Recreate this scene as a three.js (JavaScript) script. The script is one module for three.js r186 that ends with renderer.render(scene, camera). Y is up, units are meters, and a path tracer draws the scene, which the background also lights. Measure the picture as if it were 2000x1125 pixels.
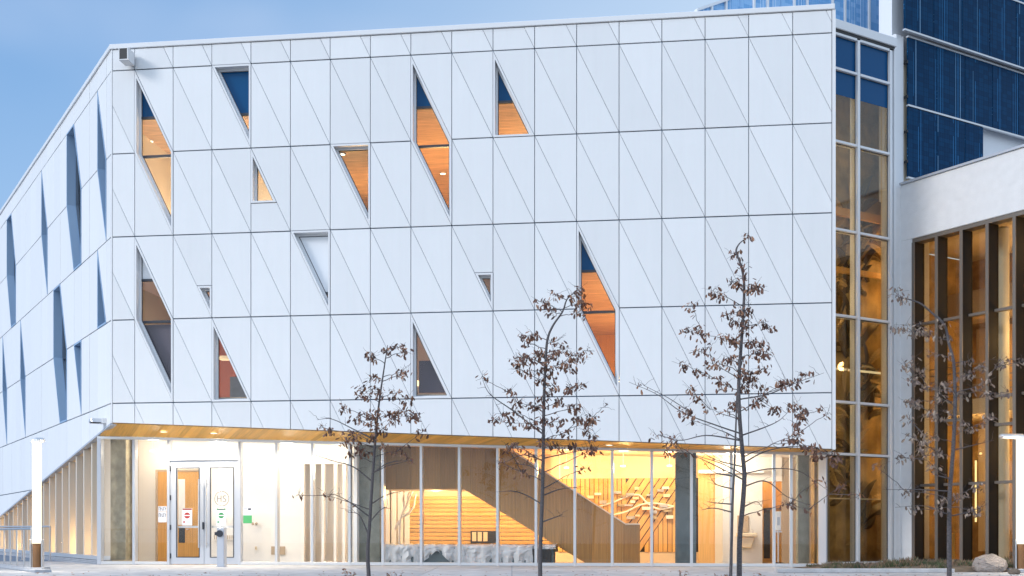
import * as THREE from 'three';
import { FontLoader } from 'three/addons/loaders/FontLoader.js';
import { TextGeometry } from 'three/addons/geometries/TextGeometry.js';
import { mergeGeometries } from 'three/addons/utils/BufferGeometryUtils.js';
import { ImprovedNoise } from 'three/addons/math/ImprovedNoise.js';

// ------------------------------------------------------------------ camera, sky, sun, exposure
const scene = new THREE.Scene();
const EYE = 0.76, FOC = 2300, HOR = 1040;             // eye height, focal length and horizon line in photo pixels
const camera = new THREE.PerspectiveCamera(2 * Math.atan(562.5 / FOC) * 180 / Math.PI, 2000 / 1125, 0.1, 3000);
camera.position.set(0, EYE, 0);
camera.lookAt(0, EYE, -10);
camera.setViewOffset(2000, 1125, 0, 562.5 - HOR, 2000, 1125);   // rising front: verticals stay vertical
camera.updateProjectionMatrix();

const perlin = new ImprovedNoise();
const fbm = (x, y, z, o = 4) => { let s = 0, a = 0.5; for (let i = 0; i < o; i++) { s += a * perlin.noise(x, y, z); x *= 2.03; y *= 2.03; z *= 2.03; a *= 0.5; } return s; };
const sstep = THREE.MathUtils.smoothstep, lerp = THREE.MathUtils.lerp;
{
  const W = 1024, H = 512, d = new Float32Array(W * H * 4);
  for (let r = 0; r < H; r++) {
    const up = ((r + 0.5) / H - 0.5) * Math.PI, y = Math.sin(up), cy = Math.cos(up);
    for (let c = 0; c < W; c++) {
      const a = ((c + 0.5) / W - 0.5) * 2 * Math.PI, x = Math.cos(a) * cy, z = Math.sin(a) * cy;
      const back = sstep(x * -0.5 + y * 0.16 + z * 0.85, -0.4, 0.9);          // last light of the evening behind the viewer
      const side = sstep(x, -0.45, 0.45) * (1 - back);
      const yy = Math.max(0, y);
      const hi = sstep(yy, 0.18, 0.47);
      let R = lerp(0.33, 0.145, hi), G = lerp(0.53, 0.345, hi), B = lerp(0.82, 0.68, hi);
      R += side * 0.44; G += side * 0.38; B += side * 0.22;
      const low = 1 - sstep(yy, 0.0, 0.7);
      R = lerp(R, 0.78 + 0.30 * low, back); G = lerp(G, 1.00 + 0.26 * low, back); B = lerp(B, 1.34 + 0.10 * low, back);
      const k = 1.6 / (yy + 0.25);
      const cl = sstep(fbm(x * k + 3.1, yy * 2.2, z * k + 1.7, 5), -0.04, 0.42) * sstep(yy, 0.0, 0.12);
      const ca = cl * (0.24 + 0.14 * back);
      R = lerp(R, 0.72 + 0.5 * back, ca); G = lerp(G, 0.80 + 0.5 * back, ca); B = lerp(B, 0.96 + 0.5 * back, ca);
      const i = (r * W + c) * 4; d[i] = R; d[i + 1] = G; d[i + 2] = B; d[i + 3] = 1;
    }
  }
  const t = new THREE.DataTexture(d, W, H, THREE.RGBAFormat, THREE.FloatType);
  t.mapping = THREE.EquirectangularReflectionMapping; t.magFilter = t.minFilter = THREE.LinearFilter; t.needsUpdate = true;
  scene.background = t; scene.environment = t;
  scene.backgroundIntensity = scene.environmentIntensity = 1.0;
}
const sun = new THREE.DirectionalLight(new THREE.Color(1.0, 0.97, 0.95), 1.5);
sun.position.set(-46.8, 28.2, 2.2); sun.target.position.set(0, 3, -26); sun.castShadow = true; sun.shadow.radius = 30;
Object.assign(sun.shadow.camera, { left: -30, right: 30, top: 30, bottom: -30, near: 1, far: 160 });
sun.shadow.mapSize.set(2048, 2048);
scene.add(sun, sun.target);
const renderer = new THREE.WebGLRenderer({ antialias: true });
renderer.toneMapping = THREE.LinearToneMapping;
renderer.toneMappingExposure = 1.06;
renderer.shadowMap.enabled = true;
renderer.setSize(1024, 576);

// ------------------------------------------------------------------ helpers
let seed = 7;
const rnd = (a = 1, b) => { seed = (seed + 0x6d2b79f5) | 0; let t = Math.imul(seed ^ (seed >>> 15), 1 | seed); t = (t + Math.imul(t ^ (t >>> 7), 61 | t)) ^ t; const v = ((t ^ (t >>> 14)) >>> 0) / 4294967296; return b === undefined ? v * a : a + v * (b - a); };
const taken = {};
const numbered = (n) => { const k = taken[n] = (taken[n] ?? -1) + 1; return k ? n + '_' + String(k).padStart(3, '0') : n; };
function tag(o, label, category, group, kind) {
  if (label) o.userData.label = label; if (category) o.userData.category = category;
  if (group) o.userData.group = group; if (kind) o.userData.kind = kind; return o;
}
function thing(name, label, category, pos = [0, 0, 0], turn = 0, group) {
  const o = new THREE.Group(); o.name = numbered(name); o.position.set(...pos); o.rotation.y = turn; scene.add(o);
  return tag(o, label, category, group);
}
function mesh(name, geo, mat, parent) {
  const m = new THREE.Mesh(geo, mat); m.name = parent === scene ? numbered(name) : name; m.castShadow = m.receiveShadow = true; parent.add(m); return m;
}
// A frame: u along the wall, v up, w out of it; every point of a shape goes through it.
const frame = (ox, oy, oz, ux = 1, uz = 0, nx = 0, nz = 1) => {
  const f = (u, v, w) => [ox + u * ux + w * nx, oy + v, oz + u * uz + w * nz];
  f.flip = ux * nz - uz * nx < 0; return f;
};
const I = frame(0, 0, 0);
class MB {
  constructor(fr = I) { this.fr = fr; this.p = []; this.t = []; }
  tri(a, b, c, ua, ub, uc) {
    if (this.fr.flip) { [b, c] = [c, b]; [ub, uc] = [uc, ub]; }
    for (const q of [a, b, c]) this.p.push(...this.fr(...q));
    for (const q of [ua, ub, uc]) this.t.push(q[0], q[1]);
  }
  face(pts, uv) { for (let i = 1; i < pts.length - 1; i++) this.tri(pts[0], pts[i], pts[i + 1], uv[0], uv[i], uv[i + 1]); return this; }
  // convex polygon in (u, v), counter-clockwise seen from +w
  prism(poly, w0, w1, bev = 0) {
    const n = poly.length, top = bev ? inset(poly, bev) : poly;
    this.face(top.map(([u, v]) => [u, v, w1]), top);
    this.face([...poly].reverse().map(([u, v]) => [u, v, w0]), [...poly].reverse());
    let L = 0;
    for (let i = 0; i < n; i++) {
      const a = poly[i], b = poly[(i + 1) % n], l = Math.hypot(b[0] - a[0], b[1] - a[1]), wm = w1 - bev;
      this.face([[a[0], a[1], w0], [b[0], b[1], w0], [b[0], b[1], wm], [a[0], a[1], wm]], [[L, w0], [L + l, w0], [L + l, wm], [L, wm]]);
      if (bev) { const c = top[i], e = top[(i + 1) % n]; this.face([[a[0], a[1], wm], [b[0], b[1], wm], [e[0], e[1], w1], [c[0], c[1], w1]], [a, b, e, c]); }
      L += l;
    }
    return this;
  }
  box(u0, u1, v0, v1, w0, w1, bev = 0) {
    this.prism([[u0, v0], [u1, v0], [u1, v1], [u0, v1]], w0, w1, bev); return this;
  }
  // ring between two polygons
  ring(outer, inner, w0, w1) {
    const n = outer.length;
    for (let i = 0; i < n; i++) {
      const j = (i + 1) % n; this.prism([outer[i], outer[j], inner[j], inner[i]], w0, w1);
    }
    return this;
  }
  // hexahedron from 4 bottom corners and 4 top corners (each [u, v, w])
  hexa(a, b, c, d, A, B, C, D) {
    const q = (p, r, s, t) => { const l = Math.hypot(r[0] - p[0], r[1] - p[1], r[2] - p[2]), m = Math.hypot(t[0] - p[0], t[1] - p[1], t[2] - p[2]); this.face([p, r, s, t], [[0, 0], [l, 0], [l, m], [0, m]]); };
    q(A, B, C, D); q(d, c, b, a); q(a, b, B, A); q(b, c, C, B); q(c, d, D, C); q(d, a, A, D); return this;
  }
  tube(pts, r, seg = 6) {                              // pts [u, v, w], r number or function of t
    const P = pts.map((q) => new THREE.Vector3(...q)), n = P.length, rings = [];
    let ref = new THREE.Vector3(0.31, 0.2, 0.93);
    for (let i = 0; i < n; i++) {
      const t = P[Math.min(n - 1, i + 1)].clone().sub(P[Math.max(0, i - 1)]).normalize();
      const s = ref.clone().addScaledVector(t, -ref.dot(t)).normalize(), b = t.clone().cross(s); ref = s;
      const rr = typeof r === 'function' ? r(i / (n - 1)) : r;
      rings.push([...Array(seg)].map((_, k) => { const a = 2 * Math.PI * k / seg; return P[i].clone().addScaledVector(s, Math.cos(a) * rr).addScaledVector(b, Math.sin(a) * rr).toArray(); }));
    }
    for (let i = 0; i < n - 1; i++) for (let k = 0; k < seg; k++) { const l = (k + 1) % seg; this.face([rings[i][k], rings[i][l], rings[i + 1][l], rings[i + 1][k]], [[k / seg, i * .3], [(k + 1) / seg, i * .3], [(k + 1) / seg, i * .3 + .3], [k / seg, i * .3 + .3]]); }
    const cap = (g, rev) => { const h = rev ? [...g].reverse() : g; this.face(h, h.map(() => [0, 0])); };
    cap(rings[0], true); cap(rings[n - 1], false); return this;
  }
  geo() {
    const g = new THREE.BufferGeometry();
    g.setAttribute('position', new THREE.Float32BufferAttribute(this.p, 3)); g.setAttribute('uv', new THREE.Float32BufferAttribute(this.t, 2));
    g.computeVertexNormals(); return g;
  }
  build(name, mat, parent) { return mesh(name, this.geo(), mat, parent); }
}
function inset(poly, d) {                             // convex polygon moved in by d (one number or one per edge)
  const n = poly.length, L = poly.map((a, i) => {
    const b = poly[(i + 1) % n], l = Math.hypot(b[0] - a[0], b[1] - a[1]), nx = -(b[1] - a[1]) / l, ny = (b[0] - a[0]) / l, k = typeof d === 'number' ? d : d(a, b);
    return { x: a[0] + nx * k, y: a[1] + ny * k, dx: b[0] - a[0], dy: b[1] - a[1] };
  });
  return L.map((q, i) => { const p = L[(i + n - 1) % n], c = p.dx * q.dy - p.dy * q.dx; if (Math.abs(c) < 1e-9) return [q.x, q.y]; const t = ((q.x - p.x) * q.dy - (q.y - p.y) * q.dx) / c; return [p.x + p.dx * t, p.y + p.dy * t]; });
}
function clip(poly, a, b, c) {                        // keep a*u + b*v + c >= 0
  const out = [];
  poly.forEach((p, i) => {
    const q = poly[(i + 1) % poly.length], s = a * p[0] + b * p[1] + c, t = a * q[0] + b * q[1] + c;
    if (s >= 0) out.push(p);
    if ((s > 0 && t < 0) || (s < 0 && t > 0)) { const k = s / (s - t); out.push([p[0] + (q[0] - p[0]) * k, p[1] + (q[1] - p[1]) * k]); }
  });
  return out.filter((p, i) => { const q = out[(i + 1) % out.length]; return Math.hypot(p[0] - q[0], p[1] - q[1]) > 1e-4; });
}
const area = (p) => p.reduce((s, a, i) => { const b = p[(i + 1) % p.length]; return s + a[0] * b[1] - a[1] * b[0]; }, 0) / 2;
const rect = (u0, u1, v0, v1) => [[u0, v0], [u1, v0], [u1, v1], [u0, v1]];

// ------------------------------------------------------------------ materials
const toS = (v) => Math.round(255 * (v <= 0.0031308 ? 12.92 * v : 1.055 * Math.pow(Math.max(0, v), 1 / 2.4) - 0.055));
function tex(n, m, fn, rep, srgb = true) {
  const d = new Uint8Array(n * m * 4);
  for (let y = 0; y < m; y++) for (let x = 0; x < n; x++) { const c = fn(x / n, y / m); for (let k = 0; k < 3; k++) d[(y * n + x) * 4 + k] = srgb ? toS(Math.min(1, c[k])) : Math.max(0, Math.min(255, c[k] * 255)); d[(y * n + x) * 4 + 3] = 255; }
  const t = new THREE.DataTexture(d, n, m); t.wrapS = t.wrapT = THREE.MirroredRepeatWrapping; t.magFilter = THREE.LinearFilter; t.minFilter = THREE.LinearMipmapLinearFilter;
  if (srgb) t.colorSpace = THREE.SRGBColorSpace; t.repeat.set(1 / rep[0], 1 / rep[1]); t.needsUpdate = true; return t;
}
const std = (rgb, roughness = 0.6, metalness = 0, extra = {}) => new THREE.MeshStandardMaterial({ color: new THREE.Color().setRGB(...rgb), roughness, metalness, side: THREE.DoubleSide, ...extra });
const tint = (c, k) => c.map((v) => v * k);
function woodTex(c, n, contrast, rep, boards = 0) {
  return tex(256, 512, (x, y) => {
    let g = 0.5 + fbm(x * 26 + n, y * 2.2, n, 4) * 0.9 + 0.3 * fbm(x * 90, y * 5, n + 3, 3);
    let k = 1 + contrast * (g - 0.5) * 2;
    if (boards) { const b = x * boards, j = Math.floor(b); k *= 0.86 + 0.28 * Math.abs(perlin.noise(j * 3.7 + n, 0.4, 0.7)); if (b - j < 0.05) k *= 0.45; }
    return tint(c, k);
  }, rep);
}
const concreteTex = (c, n, contrast, rep) => tex(256, 256, (x, y) => tint(c, 1 + contrast * (fbm(x * 5 + n, y * 5, n, 5) * 1.6 + 0.5 * fbm(x * 60, y * 60, n, 2))), rep);
const M = {};
M.panels = [1, 0.972, 0.945, 0.985].map((k, i) => new THREE.MeshStandardMaterial({ map: tex(128, 256, (x, y) => tint([0.79, 0.80, 0.815], k * (1 + 0.035 * fbm(x * 3 + i * 9, y * 3, i, 4) + 0.024 * fbm(x * 20, y * 1.2, i + 5, 3))), [2.3, 3.1]), roughness: 0.42, side: THREE.DoubleSide }));
M.ribbed = [1, 0.985, 0.97].map((k, i) => new THREE.MeshStandardMaterial({ map: tex(256, 128, (x, y) => tint([0.80, 0.805, 0.815], k * (1 + 0.05 * fbm(x * 26 + i * 4, y * 0.7, i, 3))), [1.83, 4]), bumpMap: tex(256, 4, (x) => { const f = (x * 8) % 1; return Array(3).fill(f < 0.06 ? 0 : 0.9 + 0.1 * Math.sin(f * 3.1)); }, [1.83, 1], false), bumpScale: 0.004, roughness: 0.45, side: THREE.DoubleSide }));
M.backing = std([0.13, 0.19, 0.28], 0.8);
M.whiteMetal = std([0.74, 0.75, 0.77], 0.4);
M.frameGrey = std([0.46, 0.49, 0.55], 0.38, 0.25);
M.alu = std([0.62, 0.63, 0.65], 0.32, 0.55);
M.steel = std([0.55, 0.56, 0.58], 0.28, 0.9);
M.darkBar = std([0.025, 0.03, 0.045], 0.4);
M.dark = std([0.02, 0.02, 0.022], 0.5);
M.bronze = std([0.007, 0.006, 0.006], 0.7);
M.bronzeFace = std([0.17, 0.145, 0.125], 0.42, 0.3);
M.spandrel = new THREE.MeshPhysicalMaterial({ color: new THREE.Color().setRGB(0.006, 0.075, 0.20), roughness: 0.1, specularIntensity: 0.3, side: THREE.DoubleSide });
M.reveal = std([0.27, 0.41, 0.60], 0.5);
M.revealFrame = std([0.10, 0.15, 0.22], 0.35);
M.warmLitMullion = std([0.62, 0.55, 0.46], 0.4);  // aluminium with the warm lamp light put into its colour
M.core = std([0.20, 0.095, 0.035], 0.6);
M.cloudReflection = std([0.78, 0.81, 0.85], 0.12);  // white put into opaque panes, standing in for reflected clouds
M.glass = new THREE.MeshPhysicalMaterial({ color: 0xffffff, roughness: 0, transmission: 1, thickness: 0, ior: 1.42, specularIntensity: 0.6, side: THREE.DoubleSide });
M.glassTint = new THREE.MeshPhysicalMaterial({ color: new THREE.Color().setRGB(0.82, 0.80, 0.74), roughness: 0, transmission: 1, thickness: 0, ior: 1.5, side: THREE.DoubleSide });
M.innerFrame = std([0.84, 0.81, 0.77], 0.5);
M.white = std([0.80, 0.79, 0.77], 0.7);
M.cream = std([0.72, 0.62, 0.47], 0.75);
M.ceilWood = new THREE.MeshStandardMaterial({ map: tex(64, 512, (x, y) => { const b = y * 22, j = Math.floor(b), f = b - j; return tint([0.66, 0.43, 0.27], (0.8 + 0.45 * Math.abs(perlin.noise(j * 2.3, x * 3.5, 0.5)) + 0.25 * fbm(x * 6, j * 5.1, 0, 3)) * (f < 0.16 ? 0.5 : 1)); }, [2.4, 2.2]), roughness: 0.5, side: THREE.DoubleSide });
M.soffit = [0, 1, 2, 3].map((i) => new THREE.MeshStandardMaterial({ map: woodTex(tint([0.88, 0.47, 0.10], [1, 0.84, 1.13, 0.93][i]), i * 7 + 1, 0.25, [0.5, 1.4]), roughness: 0.45, side: THREE.DoubleSide }));
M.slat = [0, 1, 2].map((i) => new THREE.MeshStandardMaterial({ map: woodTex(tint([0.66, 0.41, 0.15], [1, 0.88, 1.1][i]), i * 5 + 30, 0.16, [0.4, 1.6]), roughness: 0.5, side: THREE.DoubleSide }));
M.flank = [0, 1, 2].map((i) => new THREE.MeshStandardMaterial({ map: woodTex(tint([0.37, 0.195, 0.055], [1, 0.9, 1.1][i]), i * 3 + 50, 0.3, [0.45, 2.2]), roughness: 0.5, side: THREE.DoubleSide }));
M.doorWood = new THREE.MeshStandardMaterial({ map: woodTex([0.58, 0.30, 0.075], 71, 0.2, [0.6, 2.4]), roughness: 0.4, side: THREE.DoubleSide });
M.conc = new THREE.MeshStandardMaterial({ map: concreteTex([0.33, 0.29, 0.20], 3, 0.42, [0.9, 1.1]), roughness: 0.85, side: THREE.DoubleSide });
M.concGrey = new THREE.MeshStandardMaterial({ map: concreteTex([0.21, 0.215, 0.18], 9, 0.3, [0.9, 1.2]), roughness: 0.85, side: THREE.DoubleSide });
M.concBlue = new THREE.MeshStandardMaterial({ map: concreteTex([0.10, 0.135, 0.15], 12, 0.25, [0.9, 1.2]), roughness: 0.8, side: THREE.DoubleSide });
M.stucco = new THREE.MeshStandardMaterial({ map: concreteTex([0.72, 0.72, 0.73], 15, 0.06, [1.1, 1.1]), bumpMap: tex(256, 256, (x, y) => Array(3).fill(0.5 + fbm(x * 70, y * 70, 4, 2)), [1.1, 1.1], false), bumpScale: 0.006, roughness: 0.9, side: THREE.DoubleSide });
M.pave = [0, 1, 2].map((i) => new THREE.MeshStandardMaterial({ map: concreteTex(tint([0.46, 0.455, 0.46], [1, 0.92, 1.06][i]), 20 + i * 4, 0.34, [1.7, 1.7]), roughness: 0.85, side: THREE.DoubleSide }));
M.soil = new THREE.MeshStandardMaterial({ map: concreteTex([0.13, 0.10, 0.07], 41, 0.6, [1.3, 1.3]), roughness: 1, side: THREE.DoubleSide });
M.plinth = new THREE.MeshStandardMaterial({ map: concreteTex([0.36, 0.38, 0.42], 44, 0.2, [1, 1]), roughness: 0.8, side: THREE.DoubleSide });
M.gold = new THREE.MeshStandardMaterial({ map: concreteTex([0.38, 0.25, 0.10], 61, 0.55, [1.6, 1.9]), roughness: 0.6, side: THREE.DoubleSide });
M.carve = new THREE.MeshStandardMaterial({ map: concreteTex([0.085, 0.055, 0.025], 63, 0.5, [0.6, 0.9]), roughness: 0.4, metalness: 0.15, side: THREE.DoubleSide });
M.mauve = std([0.42, 0.31, 0.29], 0.7); M.redWall = std([0.40, 0.13, 0.11], 0.7); M.blind = std([0.10, 0.085, 0.115], 0.8); M.tan = std([0.42, 0.33, 0.24], 0.7);
M.lobbyFloor = std([0.46, 0.38, 0.27], 0.25);
M.bark = new THREE.MeshStandardMaterial({ map: tex(64, 256, (x, y) => tint([0.105, 0.095, 0.10], 1 + 1.1 * fbm(x * 6, y * 22, 2, 4)), [1, 1]), roughness: 0.9, side: THREE.DoubleSide });
M.leaves = [[0.20, 0.10, 0.07], [0.31, 0.165, 0.10], [0.13, 0.072, 0.058]].map((c) => std(c, 0.75));
M.leavesLampLit = [[0.27, 0.20, 0.16], [0.36, 0.28, 0.22], [0.18, 0.13, 0.11]].map((c) => std(c, 0.75));  // lamp light on the leaves put into a lighter set of browns
const glow = (rgb, k) => new THREE.MeshStandardMaterial({ color: 0x000000, emissive: new THREE.Color().setRGB(...rgb), emissiveIntensity: k, roughness: 0.5 });
M.spot = glow([1, 0.88, 0.62], 3.5); M.tubeGlow = glow([1, 0.88, 0.70], 1.45); M.led = glow([1, 0.74, 0.34], 2.2);
const WARM = new THREE.Color().setRGB(1, 0.64, 0.26), SOFT = new THREE.Color().setRGB(1, 0.86, 0.66), AMBER = new THREE.Color().setRGB(1, 0.62, 0.24), GOLD = new THREE.Color().setRGB(1, 0.70, 0.33);
function lamp(parent, pos, I0, color) { const l = new THREE.PointLight(color, I0, 0, 2); l.position.set(...pos); l.castShadow = true; l.shadow.radius = 6; parent.add(l); return l; }

// ------------------------------------------------------------------ the white panelled building: local x along its front, z out of it
const CX = -9.192, CZ = -27, TURN = -0.1288, cT = Math.cos(TURN), sT = Math.sin(TURN), LEN = 16.13;
const toWorld = (u, y, w) => [CX + u * cT + w * sT, y, CZ - u * sT + w * cT];
const depthOf = (px, w) => (25.596 - w) / (0.1284 * (px - 1000) / FOC + 0.9917);
const U = (px, w) => 12.583 + depthOf(px, w) * (0.9917 * (px - 1000) / FOC - 0.1284);      // where a sight line meets the plane w of the building
const Y = (px, py, w) => EYE + (HOR - py) * depthOf(px, w) / FOC;
const bld = thing('white_panel_building', 'three storey building clad in white folded panels with slanted triangular windows', 'building', [CX, 0, CZ], TURN);
const FR = I, LX = -0.629, LZ = -0.777, LF = frame(0, 0, 0, LX, LZ, LZ, -LX);
const inLobby = (u0, w0) => frame(-u0, 0, -w0);       // lets a thing that stands at (u0, w0) be drawn in the building's own measures
function lobbyThing(name, label, category, u0, w0, y0 = 0, group) { const t = thing(name, label, category, toWorld(u0, y0, w0), TURN, group); t.fr = frame(-u0, -y0, -w0); return t; }

const ROW = [11.34, 9.435, 7.53, 5.625, 3.72], TOP = 11.83, MOD = 0.92, SLOPE = 1.905 / MOD;
const E = [0.03]; for (let k = 0; k <= 16; k++) E.push(0.568 + MOD * k); E.push(LEN - 0.03);
const yBot = (u) => 3.27 - (3.27 - 2.516) * u / LEN;
// openings: cell key 'rowbay half' -> range of heights that is glass
const open = { A1L: 1, B1R: 1, A3R: 1, B4L: [8.19, 9.435], B6R: 1, A8L: 1, B8R: 1, A10L: 1, C1L: 1, D1R: 1, C2R: [5.625, 6.355], D3L: 1, C5R: 1, C9R: [5.625, 6.47], D8L: 1, C12L: 1, D12R: 1 };
const wallBack = new MB(FR);
const gapOf = (a, b) => Math.abs(a[0] - b[0]) < 1e-3 ? 0.007 : Math.abs(a[1] - b[1]) < 0.06 * Math.abs(a[0] - b[0]) + 1e-3 ? 0.012 : 0.0036;
function panel(poly, fr, mats, name, back) {
  if (poly.length < 3 || Math.abs(area(poly)) < 0.004) return;
  if (area(poly) < 0) poly.reverse();
  back.prism(poly, -0.16, -0.05);
  const p = inset(poly, gapOf); if (area(p) < 0.002) return;
  const m = new MB(fr), o = rnd(-0.003, 0.003); m.prism(p, -0.035 + o, o, 0.004);
  m.build(name, mats[Math.floor(rnd(mats.length))], bld);
}
for (let b = 0; b < E.length - 1; b++) {
  const u0 = E[b], u1 = E[b + 1], k0 = 0.568 + MOD * (b - 1);          // k0: where this bay's fold starts
  for (let r = 0; r < 4; r++) {
    const cell = rect(u0, u1, ROW[r + 1], ROW[r]), c = SLOPE * k0 + ROW[r];            // fold: v = c - SLOPE * u
    for (const [half, poly] of [['L', clip(cell, -SLOPE, -1, c)], ['R', clip(cell, SLOPE, 1, -c)]]) {
      const o = open['ABCD'[r] + b + half];
      if (o === 1) continue;
      if (o) { panel(clip(poly, 0, 1, -o[1]), FR, M.panels, 'facade_panel', wallBack); panel(clip(poly, 0, -1, o[0]), FR, M.panels, 'facade_panel', wallBack); continue; }
      panel(poly, FR, M.panels, 'facade_panel', wallBack);
    }
  }
  const ct = SLOPE * k0 + ROW[0] + (ROW[0] - ROW[1]), top = rect(u0, u1, ROW[0], TOP);
  panel(clip(top, -SLOPE, -1, ct), FR, M.panels, 'facade_panel', wallBack); panel(clip(top, SLOPE, 1, -ct), FR, M.panels, 'facade_panel', wallBack);
  const cb = SLOPE * k0 + ROW[4], bot = [[u0, yBot(u0)], [u1, yBot(u1)], [u1, ROW[4]], [u0, ROW[4]]];
  panel(clip(bot, -SLOPE, -1, cb), FR, M.panels, 'facade_panel', wallBack); panel(clip(bot, SLOPE, 1, -cb), FR, M.panels, 'facade_panel', wallBack);
}
wallBack.build('wall', M.backing, bld);

// windows: polygon, divisions (heights), which panes are opaque
function windowIn(fr, poly, divs, opaque, spandrel = M.spandrel, depth = 0.2, lining = M.whiteMetal) {
  const a = inset(poly, 0.004), b = inset(poly, 0.045), c = inset(poly, 0.085);
  const f = new MB(fr).ring(a, b, -depth - 0.03, 0.012).build('window', lining, bld);
  new MB(fr).ring(b, c, -depth - 0.02, -depth + 0.045).build('frame', lining === M.reveal ? M.revealFrame : lining, f);
  if (lining !== M.reveal) new MB(fr).ring(c, inset(poly, 0.099), -depth - 0.006, -depth + 0.004).build('gasket', M.darkBar, f);
  const hs = [1e3, ...divs, -1e3];
  for (let i = 0; i < hs.length - 1; i++) {
    const p = clip(clip(inset(poly, 0.08), 0, -1, hs[i] - (i ? 0.02 : 0)), 0, 1, -hs[i + 1] - 0.02);
    if (p.length > 2) new MB(fr).prism(p, -depth - 0.008, -depth).build('pane', opaque.includes(i) ? spandrel : M.glass, f);
    if (i) { const q = clip(clip(inset(poly, 0.08), 0, -1, hs[i] + 0.028), 0, 1, -hs[i] + 0.028); if (q.length > 2) new MB(fr).prism(q, -depth - 0.03, -depth + 0.03).build('glazing_bar', M.darkBar, f); }
  }
}
const par = (b, r) => [[E[b], ROW[r]], [E[b], ROW[r + 1]], [E[b + 1], ROW[r + 2]], [E[b + 1], ROW[r + 1]]];
const triL = (b, r) => [[E[b], ROW[r]], [E[b], ROW[r + 1]], [E[b + 1], ROW[r + 1]]];
const triR = (b, r) => [[E[b], ROW[r]], [E[b + 1], ROW[r + 1]], [E[b + 1], ROW[r]]];
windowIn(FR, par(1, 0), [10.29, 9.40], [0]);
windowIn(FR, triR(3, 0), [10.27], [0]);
windowIn(FR, clip(triL(4, 1), 0, 1, -8.19), [], []);
windowIn(FR, triR(6, 1), [], []);
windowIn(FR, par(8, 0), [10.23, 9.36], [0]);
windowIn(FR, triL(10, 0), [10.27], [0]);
windowIn(FR, par(1, 2), [6.56, 5.6], [0], M.cloudReflection);
windowIn(FR, clip(triR(2, 2), 0, -1, 6.355), [], []);
windowIn(FR, triL(3, 3), [], []);
windowIn(FR, triR(5, 2), [6.15], [0], M.cloudReflection);
windowIn(FR, clip(triR(9, 2), 0, -1, 6.47), [], []);
windowIn(FR, triL(8, 3), [], []);
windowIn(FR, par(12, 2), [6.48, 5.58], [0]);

// left flank of the building
const J = [0.03]; for (let k = 0; k < 24; k++) J.push(0.46 + 0.91 * k);
const yTrim = (s) => 3.27 - 0.1167 * s;
const sideOpen = { A2L: 1, B2R: 1, A5L: 1, A6L: 1, A6R: 1, B6R: 1, B5L: 1, B5R: 1, A10L: 1, B10R: 1, A16L: 1, A17L: 1, A17R: 1, B17R: 1, B16L: 1, B16R: 1, C7L: 1, C8L: 1, C8R: 1, D8R: 1, D7L: 1, D7R: 1, D5R: 1, C2L: 1, C14L: 1, D14R: 1, C18L: 1, D18R: 1 };
const sideBack = new MB(LF);
for (let b = 0; b < J.length - 1; b++) {
  const s0 = J[b], s1 = J[b + 1];
  for (let r = 0; r < 4; r++) {
    const cell = rect(s0, s1, ROW[r + 1], ROW[r]), keyL = 'ABCD'[r] + (b + 1) + 'L', keyR = 'ABCD'[r] + (b + 1) + 'R', oL = sideOpen[keyL], oR = sideOpen[keyR];
    // seen from outside the far end is on the left; L is the half below the fold at the far end
    const L = [[s1, ROW[r]], [s1, ROW[r + 1]], [s0, ROW[r + 1]]], R = [[s1, ROW[r]], [s0, ROW[r + 1]], [s0, ROW[r]]];
    if (b === 0 || (!oL && !oR)) panel(cell, LF, M.ribbed, 'side_panel', sideBack);
    else { if (!oL) panel(L, LF, M.ribbed, 'side_panel', sideBack); if (!oR) panel(R, LF, M.ribbed, 'side_panel', sideBack); }
  }
  panel(rect(s0, s1, ROW[0], TOP), LF, M.ribbed, 'side_panel', sideBack);
  const low = 2.05, y0 = yTrim(s0), y1 = yTrim(s1);
  const bot = [[s0, y0], [s1, y1], [s1, ROW[4]], [s0, ROW[4]]];
  panel(clip(bot, 0, 1, -low), LF, M.ribbed, 'side_panel', sideBack); panel(clip(bot, 0, -1, low), LF, M.ribbed, 'side_panel', sideBack);
}
sideBack.build('wall', M.backing, bld);
{
  const P = (poly) => (area(poly) < 0 ? poly.reverse() : poly);
  const par1 = (b, r) => P([[J[b], ROW[r]], [J[b], ROW[r + 1]], [J[b - 1], ROW[r + 2]], [J[b - 1], ROW[r + 1]]]);
  const hex = (b, r) => P([[J[b], ROW[r]], [J[b], ROW[r + 1]], [J[b - 1], ROW[r + 2]], [J[b - 2], ROW[r + 2]], [J[b - 2], ROW[r + 1]], [J[b - 1], ROW[r]]]);
  for (const [p, d] of [[par1(2, 0), [9.4]], [hex(6, 0), [8.6]], [par1(10, 0), [9.4]], [hex(17, 0), [8.6]], [hex(8, 2), [5.6]], [P([[J[5], ROW[3]], [J[4], ROW[4]], [J[4], ROW[3]]]), []], [P([[J[2], ROW[2]], [J[2], ROW[3]], [J[1], ROW[3]]]), []], [par1(14, 2), [5.6]], [par1(18, 2), [5.6]]]) windowIn(LF, p, d, [], M.spandrel, 0.26, M.reveal);
}
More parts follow.
